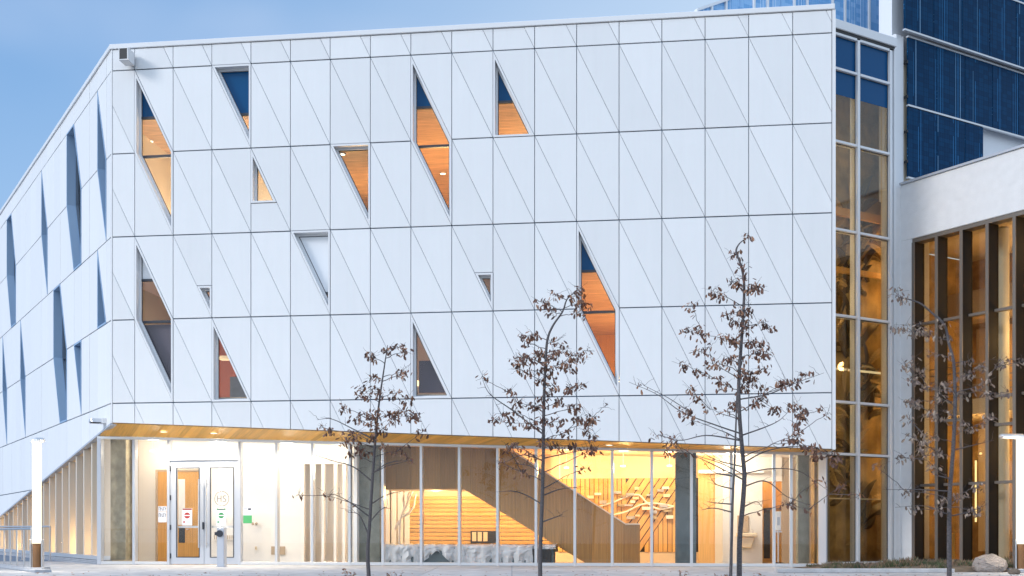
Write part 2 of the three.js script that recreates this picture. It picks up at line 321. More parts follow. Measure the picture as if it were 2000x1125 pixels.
// roof edge and the return at the right end, trims
{
  new MB(FR).box(-0.03, LEN + 0.03, TOP, TOP + 0.115, -0.35, 0.035, 0.01).build('roof_edge', M.whiteMetal, bld);
  new MB(LF).box(0.005, 21.3, TOP, TOP + 0.115, -0.35, 0.035, 0.01).build('roof_edge', M.whiteMetal, bld);
  new MB(FR).prism([[0, yBot(0)], [0.03, yBot(0)], [0.03, TOP], [0, TOP]], -0.1, 0.006).build('corner_trim', M.whiteMetal, bld);
  new MB(FR).prism([[LEN - 0.025, yBot(LEN)], [LEN + 0.045, yBot(LEN)], [LEN + 0.045, TOP], [LEN - 0.025, TOP]], -2.2, 0.01).build('end_wall', M.whiteMetal, bld);
  new MB(LF).prism([[0.0, yTrim(0) - 0.05], [21.3, yTrim(21.3) - 0.05], [21.3, yTrim(21.3) - 0.006], [0, yTrim(0) - 0.006]], -0.12, 0.02).build('trim', M.frameGrey, bld);
  const roof = new MB(FR); roof.face([[0, TOP - 0.06, 0], [LEN, TOP - 0.06, 0], [LEN, TOP - 0.06, -14], [21 * LX, TOP - 0.06, 21 * LZ]], [[0, 0], [1, 0], [1, 1], [0, 1]]); roof.build('roof', M.whiteMetal, bld);
}
// ------------------------------------------------------------------ ground floor glazing
const GW = -0.905, GU0 = -0.735, GU1 = 16.06;
const yGlass = (u) => 3.05 - (3.05 - 2.51) * (u - GU0) / (GU1 - GU0);
const soffitAt = (u, w) => { const k = Math.min(1, Math.max(0, -w / 0.905)); return lerp(yBot(Math.max(0, u)) + (u < 0 ? -u * 0.02 : 0), yGlass(u), k); };
{
  const pts = (u, w) => [u, soffitAt(u, w) - 0.002, w];
  // diagonal boards from the facade's lower edge back to the glass
  for (let i = -6; i < 118; i++) {
    const u0 = i * 0.14, u1 = u0 + 0.134, back = 0.62;
    let poly = [[u0, -0.012], [u1, -0.012], [u1 - back, GW + 0.02], [u0 - back, GW + 0.02]].map(([u, w]) => [u, -w]);
    poly = clip(poly, 1, -(LX / LZ) * -1, 0).length ? clip(poly, 1, LX / LZ, 0) : [];         // stay inside the flank: u >= -(LX/LZ) * depth
    poly = clip(poly, -1, 0, LEN - 0.01); if (poly.length < 3) continue;
    const q = area(poly) < 0 ? poly.reverse() : poly, m = new MB(FR), lo = q.map(([u, d]) => pts(u, -d)), uv = q.map(([u, d]) => [u + d * 0.68, d + i * 0.37]);
    m.face(lo, uv); m.face(lo.map(([a, b, c]) => [a, b + 0.02, c]).reverse(), [...uv].reverse());
    m.build('soffit_board', M.soffit[Math.floor(rnd(4))], bld);
  }
  new MB(FR).face([[0, yBot(0) + 0.05, -0.02], [LEN, yBot(LEN) + 0.05, -0.02], [LEN, yBot(LEN) + 0.05, GW - 0.2], [-0.75, yGlass(-0.7) + 0.2, GW - 0.2]], [[0, 0], [1, 0], [1, 1], [0, 1]]).build('soffit_backing', M.dark, bld);
  // recessed downlights
  for (const [px, py] of [[320, 841], [418, 843], [1190, 872]]) {
    const w = -0.45, u = U(px, w), y = soffitAt(u, w) - 0.012, g = new THREE.CylinderGeometry(0.075, 0.075, 0.012, 20);
    const m = mesh('downlight', g, M.spot, bld); m.position.set(u, y, w);
    const rim = mesh('rim', new THREE.TorusGeometry(0.082, 0.010, 6, 22), M.whiteMetal, m); rim.rotation.x = Math.PI / 2;
  }
  for (const px of [320, 418, 560]) { const w = -0.45, u = U(px, w); const s = new THREE.SpotLight(SOFT, 16, 0, 1.25, 0.8, 2); s.position.set(u, soffitAt(u, w) - 0.04, w); s.target.position.set(u, 0, w + 0.2); s.castShadow = true; bld.add(s, s.target); }
}
const mull = [0.13, 0.99, 2.73, 3.62, 4.48, 5.37, 6.155, 7.055, 7.94, 8.82, 9.70, 10.58, 11.42, 12.30, 13.18, 14.05, 14.98];
{
  const edges = [GU0, ...mull, 15.35, GU1], half = 0.032;
  for (const u of edges) {
    const h = u === GU0 || u === GU1 ? 0.05 : half;
    new MB(FR).prism([[u - h, 0], [u + h, 0], [u + h, yGlass(u + h) - 0.06], [u - h, yGlass(u - h) - 0.06]], GW - 0.14, GW + 0.035, 0.006).build('mullion', u < 2.8 || u > 15.9 ? M.frameGrey : M.alu, bld);
  }
  new MB(FR).prism([[GU0 - .05, yGlass(GU0) - 0.06], [GU1 + .05, yGlass(GU1) - 0.06], [GU1 + .05, yGlass(GU1)], [GU0 - .05, yGlass(GU0)]], GW - 0.14, GW + 0.03, 0.004).build('head_rail', M.alu, bld);
  for (const [a, b] of [[GU0 + .05, 0.99 - .032], [2.73 + .032, GU1 - .05]]) new MB(FR).box(a, b, 0.005, 0.075, GW - 0.13, GW + 0.028, 0.004).build('sill_rail', M.alu, bld);
  for (let i = 0; i < edges.length - 1; i++) {
    const a = edges[i] + 0.03, b = edges[i + 1] - 0.03, door = edges[i] === 0.99;
    const y0 = door ? Y(400, 893, GW) : 0.07;
    new MB(FR).prism([[a, y0], [b, y0], [b, yGlass(b) - 0.055], [a, yGlass(a) - 0.055]], GW - 0.05, GW - 0.042).build('glass_pane', M.glass, bld);
    if (door) new MB(FR).box(a, b, y0 - 0.075, y0, GW - 0.13, GW + 0.03, 0.004).build('transom', M.frameGrey, bld);
  }
  // the double entrance door
  const yd = Y(400, 893, GW) - 0.08, um = 1.86;
  for (const [a, b, dir, gl] of [[0.99 + 0.036, um - 0.004, 1, [U(345, GW), U(389, GW)]], [um + 0.004, 2.73 - 0.036, -1, [U(411, GW), U(456, GW)]]]) {
    const g0 = Y(400, 1088, GW), g1 = Y(400, 914, GW), leaf = new MB(FR).ring(rect(a, b, 0.015, yd), rect(gl[0], gl[1], g0, g1), GW - 0.06, GW).build('door_leaf', M.frameGrey, bld);
    new MB(FR).box(gl[0] - .004, gl[1] + .004, g0 - .004, g1 + .004, GW - 0.036, GW - 0.028).build('glass', M.glass, leaf);
    const ring2 = rect(gl[0], gl[1], g0, g1); new MB(FR).ring(inset(ring2, -0.012), inset(ring2, 0.006), GW - 0.02, GW + 0.008).build('glazing_bead', M.darkBar, leaf);
    const hx = dir > 0 ? b - 0.10 : a + 0.075; new MB(FR).tube([[hx, Y(400, 1070, GW), GW + 0.07], [hx, Y(400, 936, GW), GW + 0.07]], 0.017, 10).build('pull_handle', M.steel, leaf);
    for (const py of [945, 1062]) new MB(FR).tube([[hx, Y(400, py, GW), GW - 0.01], [hx, Y(400, py, GW), GW + 0.07]], 0.010, 8).build('bracket', M.steel, leaf);
    new MB(FR).box(gl[0], gl[1], Y(400, 1031, GW), Y(400, 1027, GW), GW - 0.13, GW - 0.07).build('push_bar', M.steel, leaf);
    for (const py of [915, 972, 1030, 1086]) new MB(FR).box(dir > 0 ? a - 0.01 : b - 0.012, dir > 0 ? a + 0.022 : b + 0.01, Y(400, py + 5, GW), Y(400, py - 5, GW), GW - 0.01, GW + 0.02).build('hinge', dir > 0 ? M.darkBar : M.frameGrey, leaf);
  }
  new MB(FR).tube([[um - .01, Y(400, 1034, GW), GW + 0.04], [um - .01, Y(400, 1020, GW), GW + 0.04]], 0.022, 8).build('lock', M.darkBar, bld);
  // glazing under the flank
  for (let b = 1; b < 20; b++) {
    const s = J[b] + 0.88, s2 = s + 0.91, t = (q) => yTrim(q) - 0.055;
    new MB(LF).prism([[s - 0.05, 0.14], [s + 0.05, 0.14], [s + 0.05, t(s + .05)], [s - 0.05, t(s - .05)]], -0.28, -0.045, 0.006).build('mullion', M.warmLitMullion, bld);
    new MB(LF).prism([[s + 0.05, 0.2], [s2 - 0.05, 0.2], [s2 - 0.05, t(s2)], [s + 0.05, t(s)]], -0.2, -0.192).build('glass_pane', M.glass, bld);
  }
  new MB(LF).box(1.22, 20, 0.10, 0.2, -0.26, -0.03).build('sill_rail', M.alu, bld);
  for (let i = 0; i < 3; i++) new MB(LF).box(1.22, 20, -0.02 + 0.038 * i, 0.012 + 0.038 * i, -0.3, 0.02 - i * 0.02).build('plinth', M.plinth, bld);
}
// ------------------------------------------------------------------ rooms behind the glass (all one with the building)
{
  const room = (u0, u1, y0, y1, w0, w1, mats) => {             // floor, ceiling, back and the two side walls; w1 is the front
    const g = (n, q, m) => new MB(FR).hexa(...q).build(n, m, bld), t = 0.05;
    new MB(FR).box(u0, u1, y0 - t, y0, w0, w1).build('room_floor', mats.floor ?? M.tan, bld);
    const c = new MB(FR); c.face([[u0, y1, w0], [u1, y1, w0], [u1, y1, w1], [u0, y1, w1]], [[w0, u0], [w0, u1], [w1, u1], [w1, u0]].map(([a, b]) => [b, a])); c.build('room_ceiling', mats.ceil, bld);
    new MB(FR).box(u0, u1, y0, y1, w0 - t, w0).build('room_wall', mats.back, bld);
    new MB(FR).box(u0 - t, u0, y0, y1, w0, w1).build('room_wall', mats.side ?? mats.back, bld);
    new MB(FR).box(u1, u1 + t, y0, y1, w0, w1).build('room_wall', mats.right ?? mats.side ?? mats.back, bld);
  };
  // top floor
  room(0.15, 4.55, 7.62, 10.33, -2.95, -0.26, { ceil: M.ceilWood, back: M.cream });
  room(4.62, 6.05, 7.62, 9.50, -5.5, -0.26, { ceil: M.ceilWood, back: M.tan, right: M.tan });
  room(6.12, 12.4, 7.62, 10.30, -10, -0.26, { ceil: M.ceilWood, back: M.ceilWood });
  // middle floor
  room(0.15, 4.2, 3.85, 6.6, -3.4, -0.26, { ceil: M.mauve, back: M.redWall, side: M.tan });
  room(4.27, 10.2, 3.85, 6.6, -5.2, -0.26, { ceil: M.mauve, back: M.mauve });
  room(10.27, 13.2, 3.85, 6.55, -9, -0.26, { ceil: M.ceilWood, back: M.doorWood, side: M.doorWood });
  for (const [u, y, w, i, c] of [[3.6, 7.9, -1.6, 11, SOFT], [0.4, 7.8, -2.4, 7, SOFT], [5.0, 8.0, -3, 6, WARM], [7.1, 8.1, -3.4, 12, WARM], [10.2, 8.1, -3.4, 12, WARM], [9, 8.1, -7.5, 12, WARM], [1.5, 4.2, -1.4, 6.5, SOFT], [6.6, 4.4, -2.6, 8, SOFT], [11.7, 4.4, -2.4, 10, WARM], [11.7, 4.4, -6.2, 10, WARM]]) {
    const m = mesh('added_room_lamp', new THREE.SphereGeometry(0.07, 14, 10), M.led, bld); m.position.set(u, y, w); lamp(bld, [u, y, w], i, c);  // unseen bulbs on stands, added low to light the upper ceilings
    new MB(FR).tube([[u, y - 0.36, w], [u, y - 0.07, w]], 0.015, 6).build('added_lamp_stand', M.dark, m).position.set(-u, -y, -w);
  }
  for (const [px, py, ceil] of [[293, 275, 10.33], [668, 300, 9.5], [865, 338, 10.3], [430, 700, 6.6]]) {
    const q = (px - 1000) / FOC, d = (ceil - EYE) * FOC / (HOR - py), X = q * d - CX, Z = -d - CZ, u = X * cT - Z * sT, w = X * sT + Z * cT;
    const m = mesh('downlight', new THREE.CylinderGeometry(0.07, 0.07, 0.02, 16), M.spot, bld); m.position.set(u, ceil - 0.012, w);
    mesh('rim', new THREE.TorusGeometry(0.078, 0.012, 6, 18), M.whiteMetal, m).rotation.x = Math.PI / 2;
  }
  // blinds hanging behind two panes
  new MB(FR).box(E[1] + .1, E[2] + 0.1, 3.9, 5.56, -0.36, -0.33).build('roller_blind', M.blind, bld);
  new MB(FR).box(E[8] + .1, E[9] + 0.1, 3.9, 4.62, -0.42, -0.39).build('roller_blind', M.blind, bld);
  new MB(FR).prism([[E[3] + 0.15, 4.45], [E[4] + 0.5, 4.45], [E[4] + 0.3, 4.95], [E[3] + 0.5, 4.95]], -1.5, -1.45).build('drawing_board', M.white, bld);
  new MB(FR).box(E[3] - 0.6, E[4] + 0.6, 4.98, 5.06, -2.2, -1.9).build('shelf', M.cream, bld); new MB(FR).box(E[3] + 0.2, E[3] + 0.6, 5.07, 5.3, -2.2, -2.0).build('box_file', M.mauve, bld);
  new MB(FR).box(E[3] + 0.1, E[4] + 0.2, 3.86, 4.40, -0.9, -0.86).build('desk_screen', M.plinth, bld);
  // shafts behind the flank windows: plain dim rooms
  new MB(LF).box(0.6, 20, 3.7, 11.4, -0.67, -0.62).build('room_wall', M.tan, bld);
  new MB(LF).box(0.6, 20, 7.4, 7.6, -0.62, -0.3).build('room_floor', M.tan, bld);
  // ---- ground floor shell
  new MB(FR).hexa([-0.68, -0.06, GW - .02], [16.1, -0.06, GW - .02], [16.1, -0.06, -7.2], [-5.7, -0.06, -7.2], [-0.68, 0.002, GW - .02], [16.1, 0.002, GW - .02], [16.1, 0.002, -7.2], [-5.7, 0.002, -7.2]).build('lobby_floor', M.lobbyFloor, bld);
  const ceil = (u0, u1, w0, w1, m, lift = 0.03) => { const t = (u) => yGlass(u) + lift, a = Math.max(u0, w1 * LX / LZ + 0.1), b = Math.max(u0, w0 * LX / LZ + 0.1); new MB(FR).face([[b, t(b), w0], [u1, t(u1), w0], [u1, t(u1), w1], [a, t(a), w1]], [[b, w0], [u1, w0], [u1, w1], [a, w1]]).build('lobby_ceiling', m, bld); };
  ceil(-2.2, 5.35, -2.75, GW + .01, M.white); ceil(5.35, 13.3, -6.5, GW + .01, M.ceilWood); ceil(13.3, 16.2, -7.2, GW + .01, M.white);
  const wall = (u0, u1, y0, y1, w, m, t = 0.08) => new MB(FR).box(u0, u1, y0, y1, w - t, w).build('lobby_wall', m, bld);
  const VB = -2.6;
  wall(-2.0, U(590, VB), 0, 3.1, VB, M.white);                                       // back wall of the porch
  wall(-2.0, U(592, VB), 0.002, 0.09, VB + 0.015, M.white, 0.012);                   // its skirting
  new MB(FR).box(5.37, 5.45, 0, 3.1, VB, GW - 0.35).build('lobby_wall', M.white, bld);
  // wooden inner door
  {
    const w = VB + 0.012, a = U(309, w), b = U(391, w), y1 = Y(350, 921, w), d = new MB(FR).box(a, b, 0.01, y1, w - 0.02, w + 0.02, 0.004).build('inner_door', M.doorWood, bld);
    new MB(FR).ring(inset(rect(a, b, 0, y1), -0.05), rect(a, b, 0, y1), w - 0.01, w + 0.05).build('door_frame', M.tan, d);
    const vx = U(349, w), vy = U(362, w); new MB(FR).box(vx, vy, Y(350, 1025, w), Y(350, 936, w), w + 0.0205, w + 0.026).build('vision_panel', M.white, d);
    new MB(FR).box(U(350, w), U(362, w), Y(350, 1060, w), Y(350, 1030, w), w + 0.0205, w + 0.028).build('notice', M.dark, d);
    new MB(FR).tube([[U(370, w), Y(370, 1034, w), w + 0.02], [U(370, w), Y(370, 1034, w), w + 0.07], [U(366, w), Y(370, 1034, w), w + 0.07]], 0.013, 8).build('handle', M.steel, d);
  }
  // glazed inner doors at the right end of the porch
  {
    const w = VB; let prev = null;
    for (const px of [592, 609, 631, 655, 672, 690]) { const u = U(px, w); new MB(FR).box(u - 0.035, u + 0.035, 0, 2.45, w - 0.06, w + 0.03, 0.004).build('inner_frame', M.innerFrame, bld); if (prev !== null) new MB(FR).box(prev + .035, u - .035, 0.02, 2.4, w - 0.01, w - 0.002).build('inner_glass', M.glass, bld); prev = u; }
    new MB(FR).box(U(590, w), U(692, w), 2.45, 3.1, w - 0.06, w + 0.02).build('lobby_wall', M.white, bld);
    for (const px of [627, 640]) new MB(FR).tube([[U(px, w), 0.75, w + 0.08], [U(px, w), 1.75, w + 0.08]], 0.014, 8).build('pull_handle', M.steel, bld);
    wall(U(560, -4.4), U(760, -4.4), 0, 3.1, -4.4, M.white);
  }
  // concrete columns that stand just inside the glass
  const col = (px0, px1, w, m, d = 0.4) => new MB(FR).box(U(px0, w), U(px1, w), 0, 3.05, w - d, w, 0.015).build('column', m, bld);
  col(212, 246, -1.35, M.conc); col(690, 742, -1.45, M.concGrey); col(1319, 1360, -1.5, M.concBlue); col(1558, 1581, -1.4, M.concGrey);
  // back of the hall
  const HB = -4.6;
  wall(5.4, U(1158, HB), 0, 2.9, HB, M.cream);
  // horizontal slats on the wall under the stair
  for (let i = 0; i < 13; i++) { const y0 = Y(900, 1072, HB) + i * 0.105 + 0.02; new MB(FR).box(U(800, HB), U(1160, HB), y0, y0 + 0.088, HB + 0.002, HB + 0.04 + (i % 3) * 0.006, 0.005).build('wall_slat', M.slat[i % 3], bld); }
  new MB(FR).box(U(920, HB), U(970, HB), Y(940, 1061, HB), Y(940, 1037, HB), HB + 0.05, HB + 0.075).build('niche', M.dark, bld);
  for (const px of [923, 934, 945]) new MB(FR).box(U(px, HB), U(px + 8, HB), Y(940, 1057, HB), Y(940, 1039, HB), HB + 0.076, HB + 0.083).build('card', M.cream, bld);
  new MB(FR).box(U(978, HB), U(1012, HB), Y(990, 986, HB), Y(990, 944, HB), HB + 0.05, HB + 0.06).build('lit_board', M.cream, bld);
  for (const px of [765, 778, 791]) new MB(FR).box(U(px, HB), U(px + 10, HB), 0, Y(780, 958, HB), HB + 0.01, HB + 0.06, 0.005).build('pilaster', M.white, bld);
  // slatted art wall to the right
  const AB = -4.1, ax0 = U(1090, AB), ax1 = U(1332, AB), ay0 = Y(1250, 1078, AB), ay1 = Y(1250, 934, AB);
  wall(ax0 - 0.1, ax1 + 0.6, 0, ay0, AB, M.cream); wall(ax0 - 0.1, ax1 + 0.6, ay1, 2.75, AB, M.cream); wall(ax0 - 0.1, ax1 + 0.6, ay0, ay1, AB - 0.03, M.dark);
  new MB(FR).box(ax0 - 0.18, ax0 - 0.1, 1.2, 2.75, HB, AB).build('lobby_wall', M.cream, bld);
  const split = U(1222, AB); let n = 0;
  for (let u = ax0; u < split - 0.02; u += 0.115) new MB(FR).box(u, Math.min(split, u + 0.1), ay0, ay1, AB - 0.02, AB + 0.025, 0.004).build('wall_slat', M.slat[n++ % 3], bld);
  for (let k = -22; k < 16; k++) {                                                     // fan of slanted slats over upright ones
    const fold = [split, ay0 + 0.35], c0 = k * 0.16;
    let p = clip(clip([[split, ay0], [ax1, ay0], [ax1, ay1], [split, ay1]], 0.83, -0.56, -(0.83 * split - 0.56 * ay1) - c0 - 1.2), -0.83, 0.56, (0.83 * split - 0.56 * ay1) + c0 + 1.2 + 0.138);
    p = clip(p, -0.83, 0.56, 0.83 * (split + 0.35) - 0.56 * ay0);
    if (p.length > 2 && area(p) > 0.004) new MB(FR).prism(p, AB - 0.02, AB + 0.025, 0.004).build('wall_slat', M.slat[n++ % 3], bld);
  }
  for (let u = split + 0.36; u < ax1 - 0.03; u += 0.115) {
    const c = 0.83 * (split + 0.35) - 0.56 * ay0, top = (q) => Math.min(ay1, (0.83 * q - c) / 0.56 - 0.03), u1 = u + 0.1;
    if (top(u) > ay0 + 0.05) new MB(FR).prism([[u, ay0], [u1, ay0], [u1, top(u1)], [u, top(u)]], AB - 0.02, AB + 0.025, 0.004).build('wall_slat', M.slat[n++ % 3], bld);
  }
  // bright corridor at the right end
  const RB = -3.3;
  wall(U(1364, RB), U(1396, RB), 0, 2.75, RB, M.slat[0]); wall(U(1396, RB), U(1411, RB), 0, 2.75, RB + 0.1, M.cream, 0.3);
  wall(U(1411, RB), U(1489, RB), 0, 2.75, RB, M.white); wall(U(1489, RB), U(1532, RB), Y(1510, 940, RB), 2.75, RB, M.white); wall(U(1527, RB), 16.2, 0, 2.75, RB, M.tan);
  wall(U(1480, -5), U(1545, -5), 0, 2.75, -5, M.slat[1]); wall(U(1480, -5) , U(1545, -5), Y(1510, 992, -5), 2.75, -4.9, M.doorWood);
  wall(U(1492, -4.8), U(1504, -4.8), 0.1, Y(1500, 995, -4.8), -4.8, M.dark);
  new MB(FR).box(U(1364, RB), U(1490, RB), 2.18, 2.26, RB, RB + 0.35).build('ceiling_cove', M.white, bld);
  // outer closing walls
  wall(-2.2, 16.3, 0, 3.1, -7.3, M.tan); new MB(FR).box(16.1, 16.2, 0, 2.6, -7.3, GW - .2).build('lobby_wall', M.tan, bld);
  new MB(LF).box(1.3, 20, 0, 3.2, -0.95, -0.9).build('lobby_wall', M.tan, bld);
  new MB(LF).face([[1.2, yTrim(1.2) + .01, -0.9], [20, yTrim(20) + .01, -0.9], [20, yTrim(20) + .01, -0.1], [1.2, yTrim(1.2) + .01, -0.1]], [[0, 0], [1, 0], [1, 1], [0, 1]]).build('lobby_ceiling', M.cream, bld);
  new MB(LF).box(1.2, 20, 0, 0.1, -0.9, -0.3).build('lobby_floor', M.lobbyFloor, bld);
  for (const [u, w, i, c, y] of [[0.2, -1.75, 2.6, SOFT, 2.7], [1.9, -1.7, 3.3, SOFT, 2.7], [3.6, -1.7, 3.2, SOFT, 2.65], [4.9, -1.8, 1.7, SOFT, 2.6], [6.9, -3.4, 7, WARM, 1.75], [8.6, -3.4, 7, WARM, 1.75], [10.0, -3.6, 3, WARM, 0.9], [11.6, -2.7, 7, WARM, 2.3], [12.7, -2.7, 6, WARM, 2.3], [14.1, -2.2, 7, SOFT, 2.3], [15.1, -3.9, 3, WARM, 2.2], [5.3, -3.4, 3, SOFT, 2.3], [10.2, -3.2, 4, WARM, 2.3]]) {
    const m = mesh('ceiling_lamp', new THREE.CylinderGeometry(0.06, 0.06, 0.03, 16), M.spot, bld); m.position.set(u, y + 0.05, w); lamp(bld, [u, y, w], i, c);
    new MB(I).tube([[0, 0.01, 0], [0, Math.max(0.05, yGlass(u) - y), 0]], 0.008, 6).build('lamp_cord', M.whiteMetal, m);
  }
  for (const s of [2.2, 4.5, 7, 10, 13, 16]) { const p = LF(s, 0.35, -0.5), m = mesh('added_flank_lamp', new THREE.CylinderGeometry(0.05, 0.05, 0.03, 12), M.spot, bld); m.position.set(...p); lamp(bld, [p[0], p[1] + 0.08, p[2]], 2.6, WARM); }  // lamps added near the floor to make the flank wall glow
}

// ------------------------------------------------------------------ things in the lobby
{
  const SW = -2.0, sx = (px) => U(px, SW), sy = (px, py) => Y(px, py, SW), base = sx(1000);
  const st = lobbyThing('staircase', 'brown timber clad staircase climbing leftwards behind the lobby glass', 'staircase', base, SW);
  const outline = (u) => { // upper and lower edge of the flank
    const up = (q) => { const t = (q - sx(985)) / (sx(1222) - sx(985)); return t < 0 ? 2.95 : t > 1 ? sy(1222, 1025) : lerp(sy(985, 872), sy(1222, 1025), t); };
    const lo = (q) => { const t = (q - sx(905)) / (sx(1150) - sx(905)); return t < 0 ? sy(905, 955) : t > 1 ? 0 : lerp(sy(905, 955), sy(1150, 1104), t); };
    return [Math.max(0, lo(u)), Math.min(yGlass(u), up(u))];
  };
  const cuts = [sx(745)]; while (cuts.at(-1) < sx(1250) - 0.2) cuts.push(cuts.at(-1) + 0.36); cuts[cuts.length - 1] = sx(1250);
  const knots = [sx(905), sx(985), sx(1150), sx(1222)];
  for (let i = 0; i < cuts.length - 1; i++) {
    const m = new MB(st.fr), xs = [cuts[i] + 0.002, ...knots.filter((k) => k > cuts[i] + .01 && k < cuts[i + 1] - .01), cuts[i + 1] - 0.002];
    for (let k = 0; k < xs.length - 1; k++) { const [a, b] = outline(xs[k]), [c, d] = outline(xs[k + 1]); m.prism([[xs[k], a], [xs[k + 1], c], [xs[k + 1], d], [xs[k], b]], SW - 0.06, SW); }
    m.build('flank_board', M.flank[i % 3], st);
  }
  const u0 = sx(985), v0 = sy(985, 872), u1 = sx(1222), v1 = sy(1222, 1025);
  new MB(st.fr).prism([[u0, v0], [u1, v1], [u1, v1 + 0.035], [u0, v0 + 0.035]], SW - 0.09, SW + 0.02).build('handrail', M.cream, st);
  new MB(st.fr).box(u1, sx(1250), v1, v1 + 0.035, SW - 0.09, SW + 0.02).build('handrail', M.cream, st);
  const far = SW - 1.3;
  new MB(st.fr).prism([[u0, v0 - 0.1], [u1, v1 - 0.1], [u1, v1 + 0.03], [u0, v0 + 0.03]], far - 0.06, far).build('handrail', M.doorWood, st);
  for (let i = 0; i < 13; i++) { const t = i / 12.5, u = lerp(sx(1215), sx(930), t), y = lerp(0.15, 2.3, t); new MB(st.fr).box(u - 0.28, u, y - 0.05, y, far, SW - 0.06).build('tread', M.slat[1], st); }
  new MB(st.fr).prism([[sx(905), sy(905, 955) - 0.0], [sx(1150), 0.02], [sx(1150), 0.06], [sx(905), sy(905, 955) + 0.05]], far, SW - 0.06).build('underside', M.cream, st);
  new MB(st.fr).box(sx(745), sx(905), sy(905, 955), sy(905, 955) + 0.06, far, SW - 0.06).build('landing', M.cream, st);

  // bench under clear plastic dust sheets
  const BW = -1.5, bx = (px) => U(px, BW), by = (px, py) => Y(px, py, BW), bc = bx(915);
  const bench = lobbyThing('covered_bench', 'long low reception bench wrapped in crumpled pale plastic dust sheets', 'bench', bc, BW - 0.35);
  new MB(bench.fr).box(bx(752), bx(1080), 0.0, by(915, 1069), BW - 0.6, BW - 0.08).build('bench_body', M.concBlue, bench);
  const sheetMat = new THREE.MeshPhysicalMaterial({ color: new THREE.Color().setRGB(0.72, 0.74, 0.76), roughness: 0.35, transmission: 0.18, thickness: 0, side: THREE.DoubleSide });
  const sheet = (ua, ub, drop, n, sd) => {
    const m = new MB(bench.fr), top = by(915, 1066), H = 26, V = 16, f = (i, j) => {
      const u = lerp(ua, ub, i / H), k = j / V; const wv = 0.02 * fbm(u * 7 + sd, k * 5, sd, 4) * 3, cr = 0.045 * fbm(u * 13, k * 3 + sd, 2.2, 4);
      if (k < 0.4) return [u, top + 0.025 + 0.5 * wv + cr, BW - 0.62 + (k / 0.4) * 0.58 + wv];
      const q = (k - 0.4) / 0.6, end = drop(i / H); return [u + wv, top + 0.02 - q * (top - end) + cr * 0.4, BW - 0.04 + 0.05 * Math.sin(u * 23 + sd) * q + wv + cr];
    };
    for (let i = 0; i < H; i++) for (let j = 0; j < V; j++) m.face([f(i, j + 1), f(i + 1, j + 1), f(i + 1, j), f(i, j)], [[0, 0], [1, 0], [1, 1], [0, 1]]);
    return m.build('dust_sheet', sheetMat, bench);
  };
  sheet(bx(745), bx(820), (t) => 0.02, 0, 1.3); sheet(bx(818), bx(905), (t) => 0.02 + 0.3 * Math.max(0, 1 - Math.abs(t - 0.4) * 3), 0, 4.2); sheet(bx(900), bx(1040), (t) => 0.02, 0, 8.8); sheet(bx(1036), bx(1085), (t) => 0.36, 0, 5.1);
  new MB(bench.fr).box(bx(1036), bx(1076), 0.02, 0.36, BW - 0.1, BW - 0.05).build('bench_end', M.dark, bench);

  // white branching coat tree
  const TW = -3.4, tx = (px) => U(px, TW), ty = (px, py) => Y(px, py, TW);
  const coat = lobbyThing('branch_sculpture', 'white branching tree sculpture standing in front of the orange slat wall', 'sculpture', tx(786), TW);
  const br = (pts, r, n) => new MB(coat.fr).tube(pts.map(([a, b, w]) => [tx(a), b > 1095 ? 0 : ty(a, b), TW + (w ?? 0)]), (t) => r * (1 - 0.5 * t), 8).build(n, M.white, coat);
  br([[781, 1100], [781, 1060], [783, 1020], [785, 1005], [797, 980], [806, 958]], 0.05, 'stem'); br([[784, 1010], [799, 1002], [808, 990], [812, 965]], 0.038, 'limb'); br([[781, 1018], [775, 1026], [771, 1034]], 0.045, 'limb'); br([[790, 992], [786, 975], [790, 962, 0.05]], 0.03, 'limb'); br([[798, 980], [796, 968], [801, 957, -0.05]], 0.028, 'limb');

  // art on the slatted wall: pale ribbons and small shelf blocks
  const AW = -4.04, q = (px) => U(px, AW), r = (px, py) => Y(px, py, AW);
  const art = lobbyThing('wall_art', 'wall art of two wavy pale ribbons among small shelf blocks on slatted wood', 'wall art', q(1245), AW, r(1245, 980));
  const rib = (pts) => { const c = new THREE.CatmullRomCurve3(pts.map(([a, b]) => new THREE.Vector3(q(a), r(a, b), AW + 0.06))).getPoints(40).map((v) => v.toArray()); new MB(art.fr).tube(c, 0.022, 8).build('ribbon', M.white, art); };
  rib([[1172, 989], [1200, 980], [1228, 969], [1248, 967], [1264, 982], [1286, 994], [1316, 990]]); rib([[1196, 1006], [1222, 1000], [1246, 988], [1266, 983], [1290, 984], [1316, 989]]);
  const bm = [M.white, M.cream, M.plinth, M.frameGrey, M.conc];
  [[1168, 965], [1154, 971], [1178, 981], [1203, 963], [1217, 969], [1236, 980], [1244, 954], [1231, 966], [1228, 987], [1213, 987], [1262, 993], [1245, 1007], [1232, 1011], [1276, 1000], [1277, 1011], [1300, 953], [1302, 968], [1270, 967], [1296, 988], [1304, 998], [1308, 1010], [1242, 973], [1290, 958], [1207, 962]].forEach(([px, py], i) => {
    const w = 0.055 + rnd(0.05), h = 0.022 + rnd(0.022); new MB(art.fr).box(q(px) - w, q(px) + w, r(px, py) - h, r(px, py) + h, AW + 0.02, AW + 0.12, 0.004).build('block', bm[i % 5], art);
  });

  // drinking fountain
  const DW = -3.28, dx = (px) => U(px, DW), dy = (py) => Y(1457, py, DW);
  const df = lobbyThing('drinking_fountain', 'beige wall mounted drinking fountain on the white corridor wall', 'drinking fountain', dx(1457), DW, dy(1030));
  new MB(df.fr).box(dx(1440), dx(1462), dy(1040), dy(1007), DW, DW + 0.06, 0.01).build('back_plate', M.tan, df);
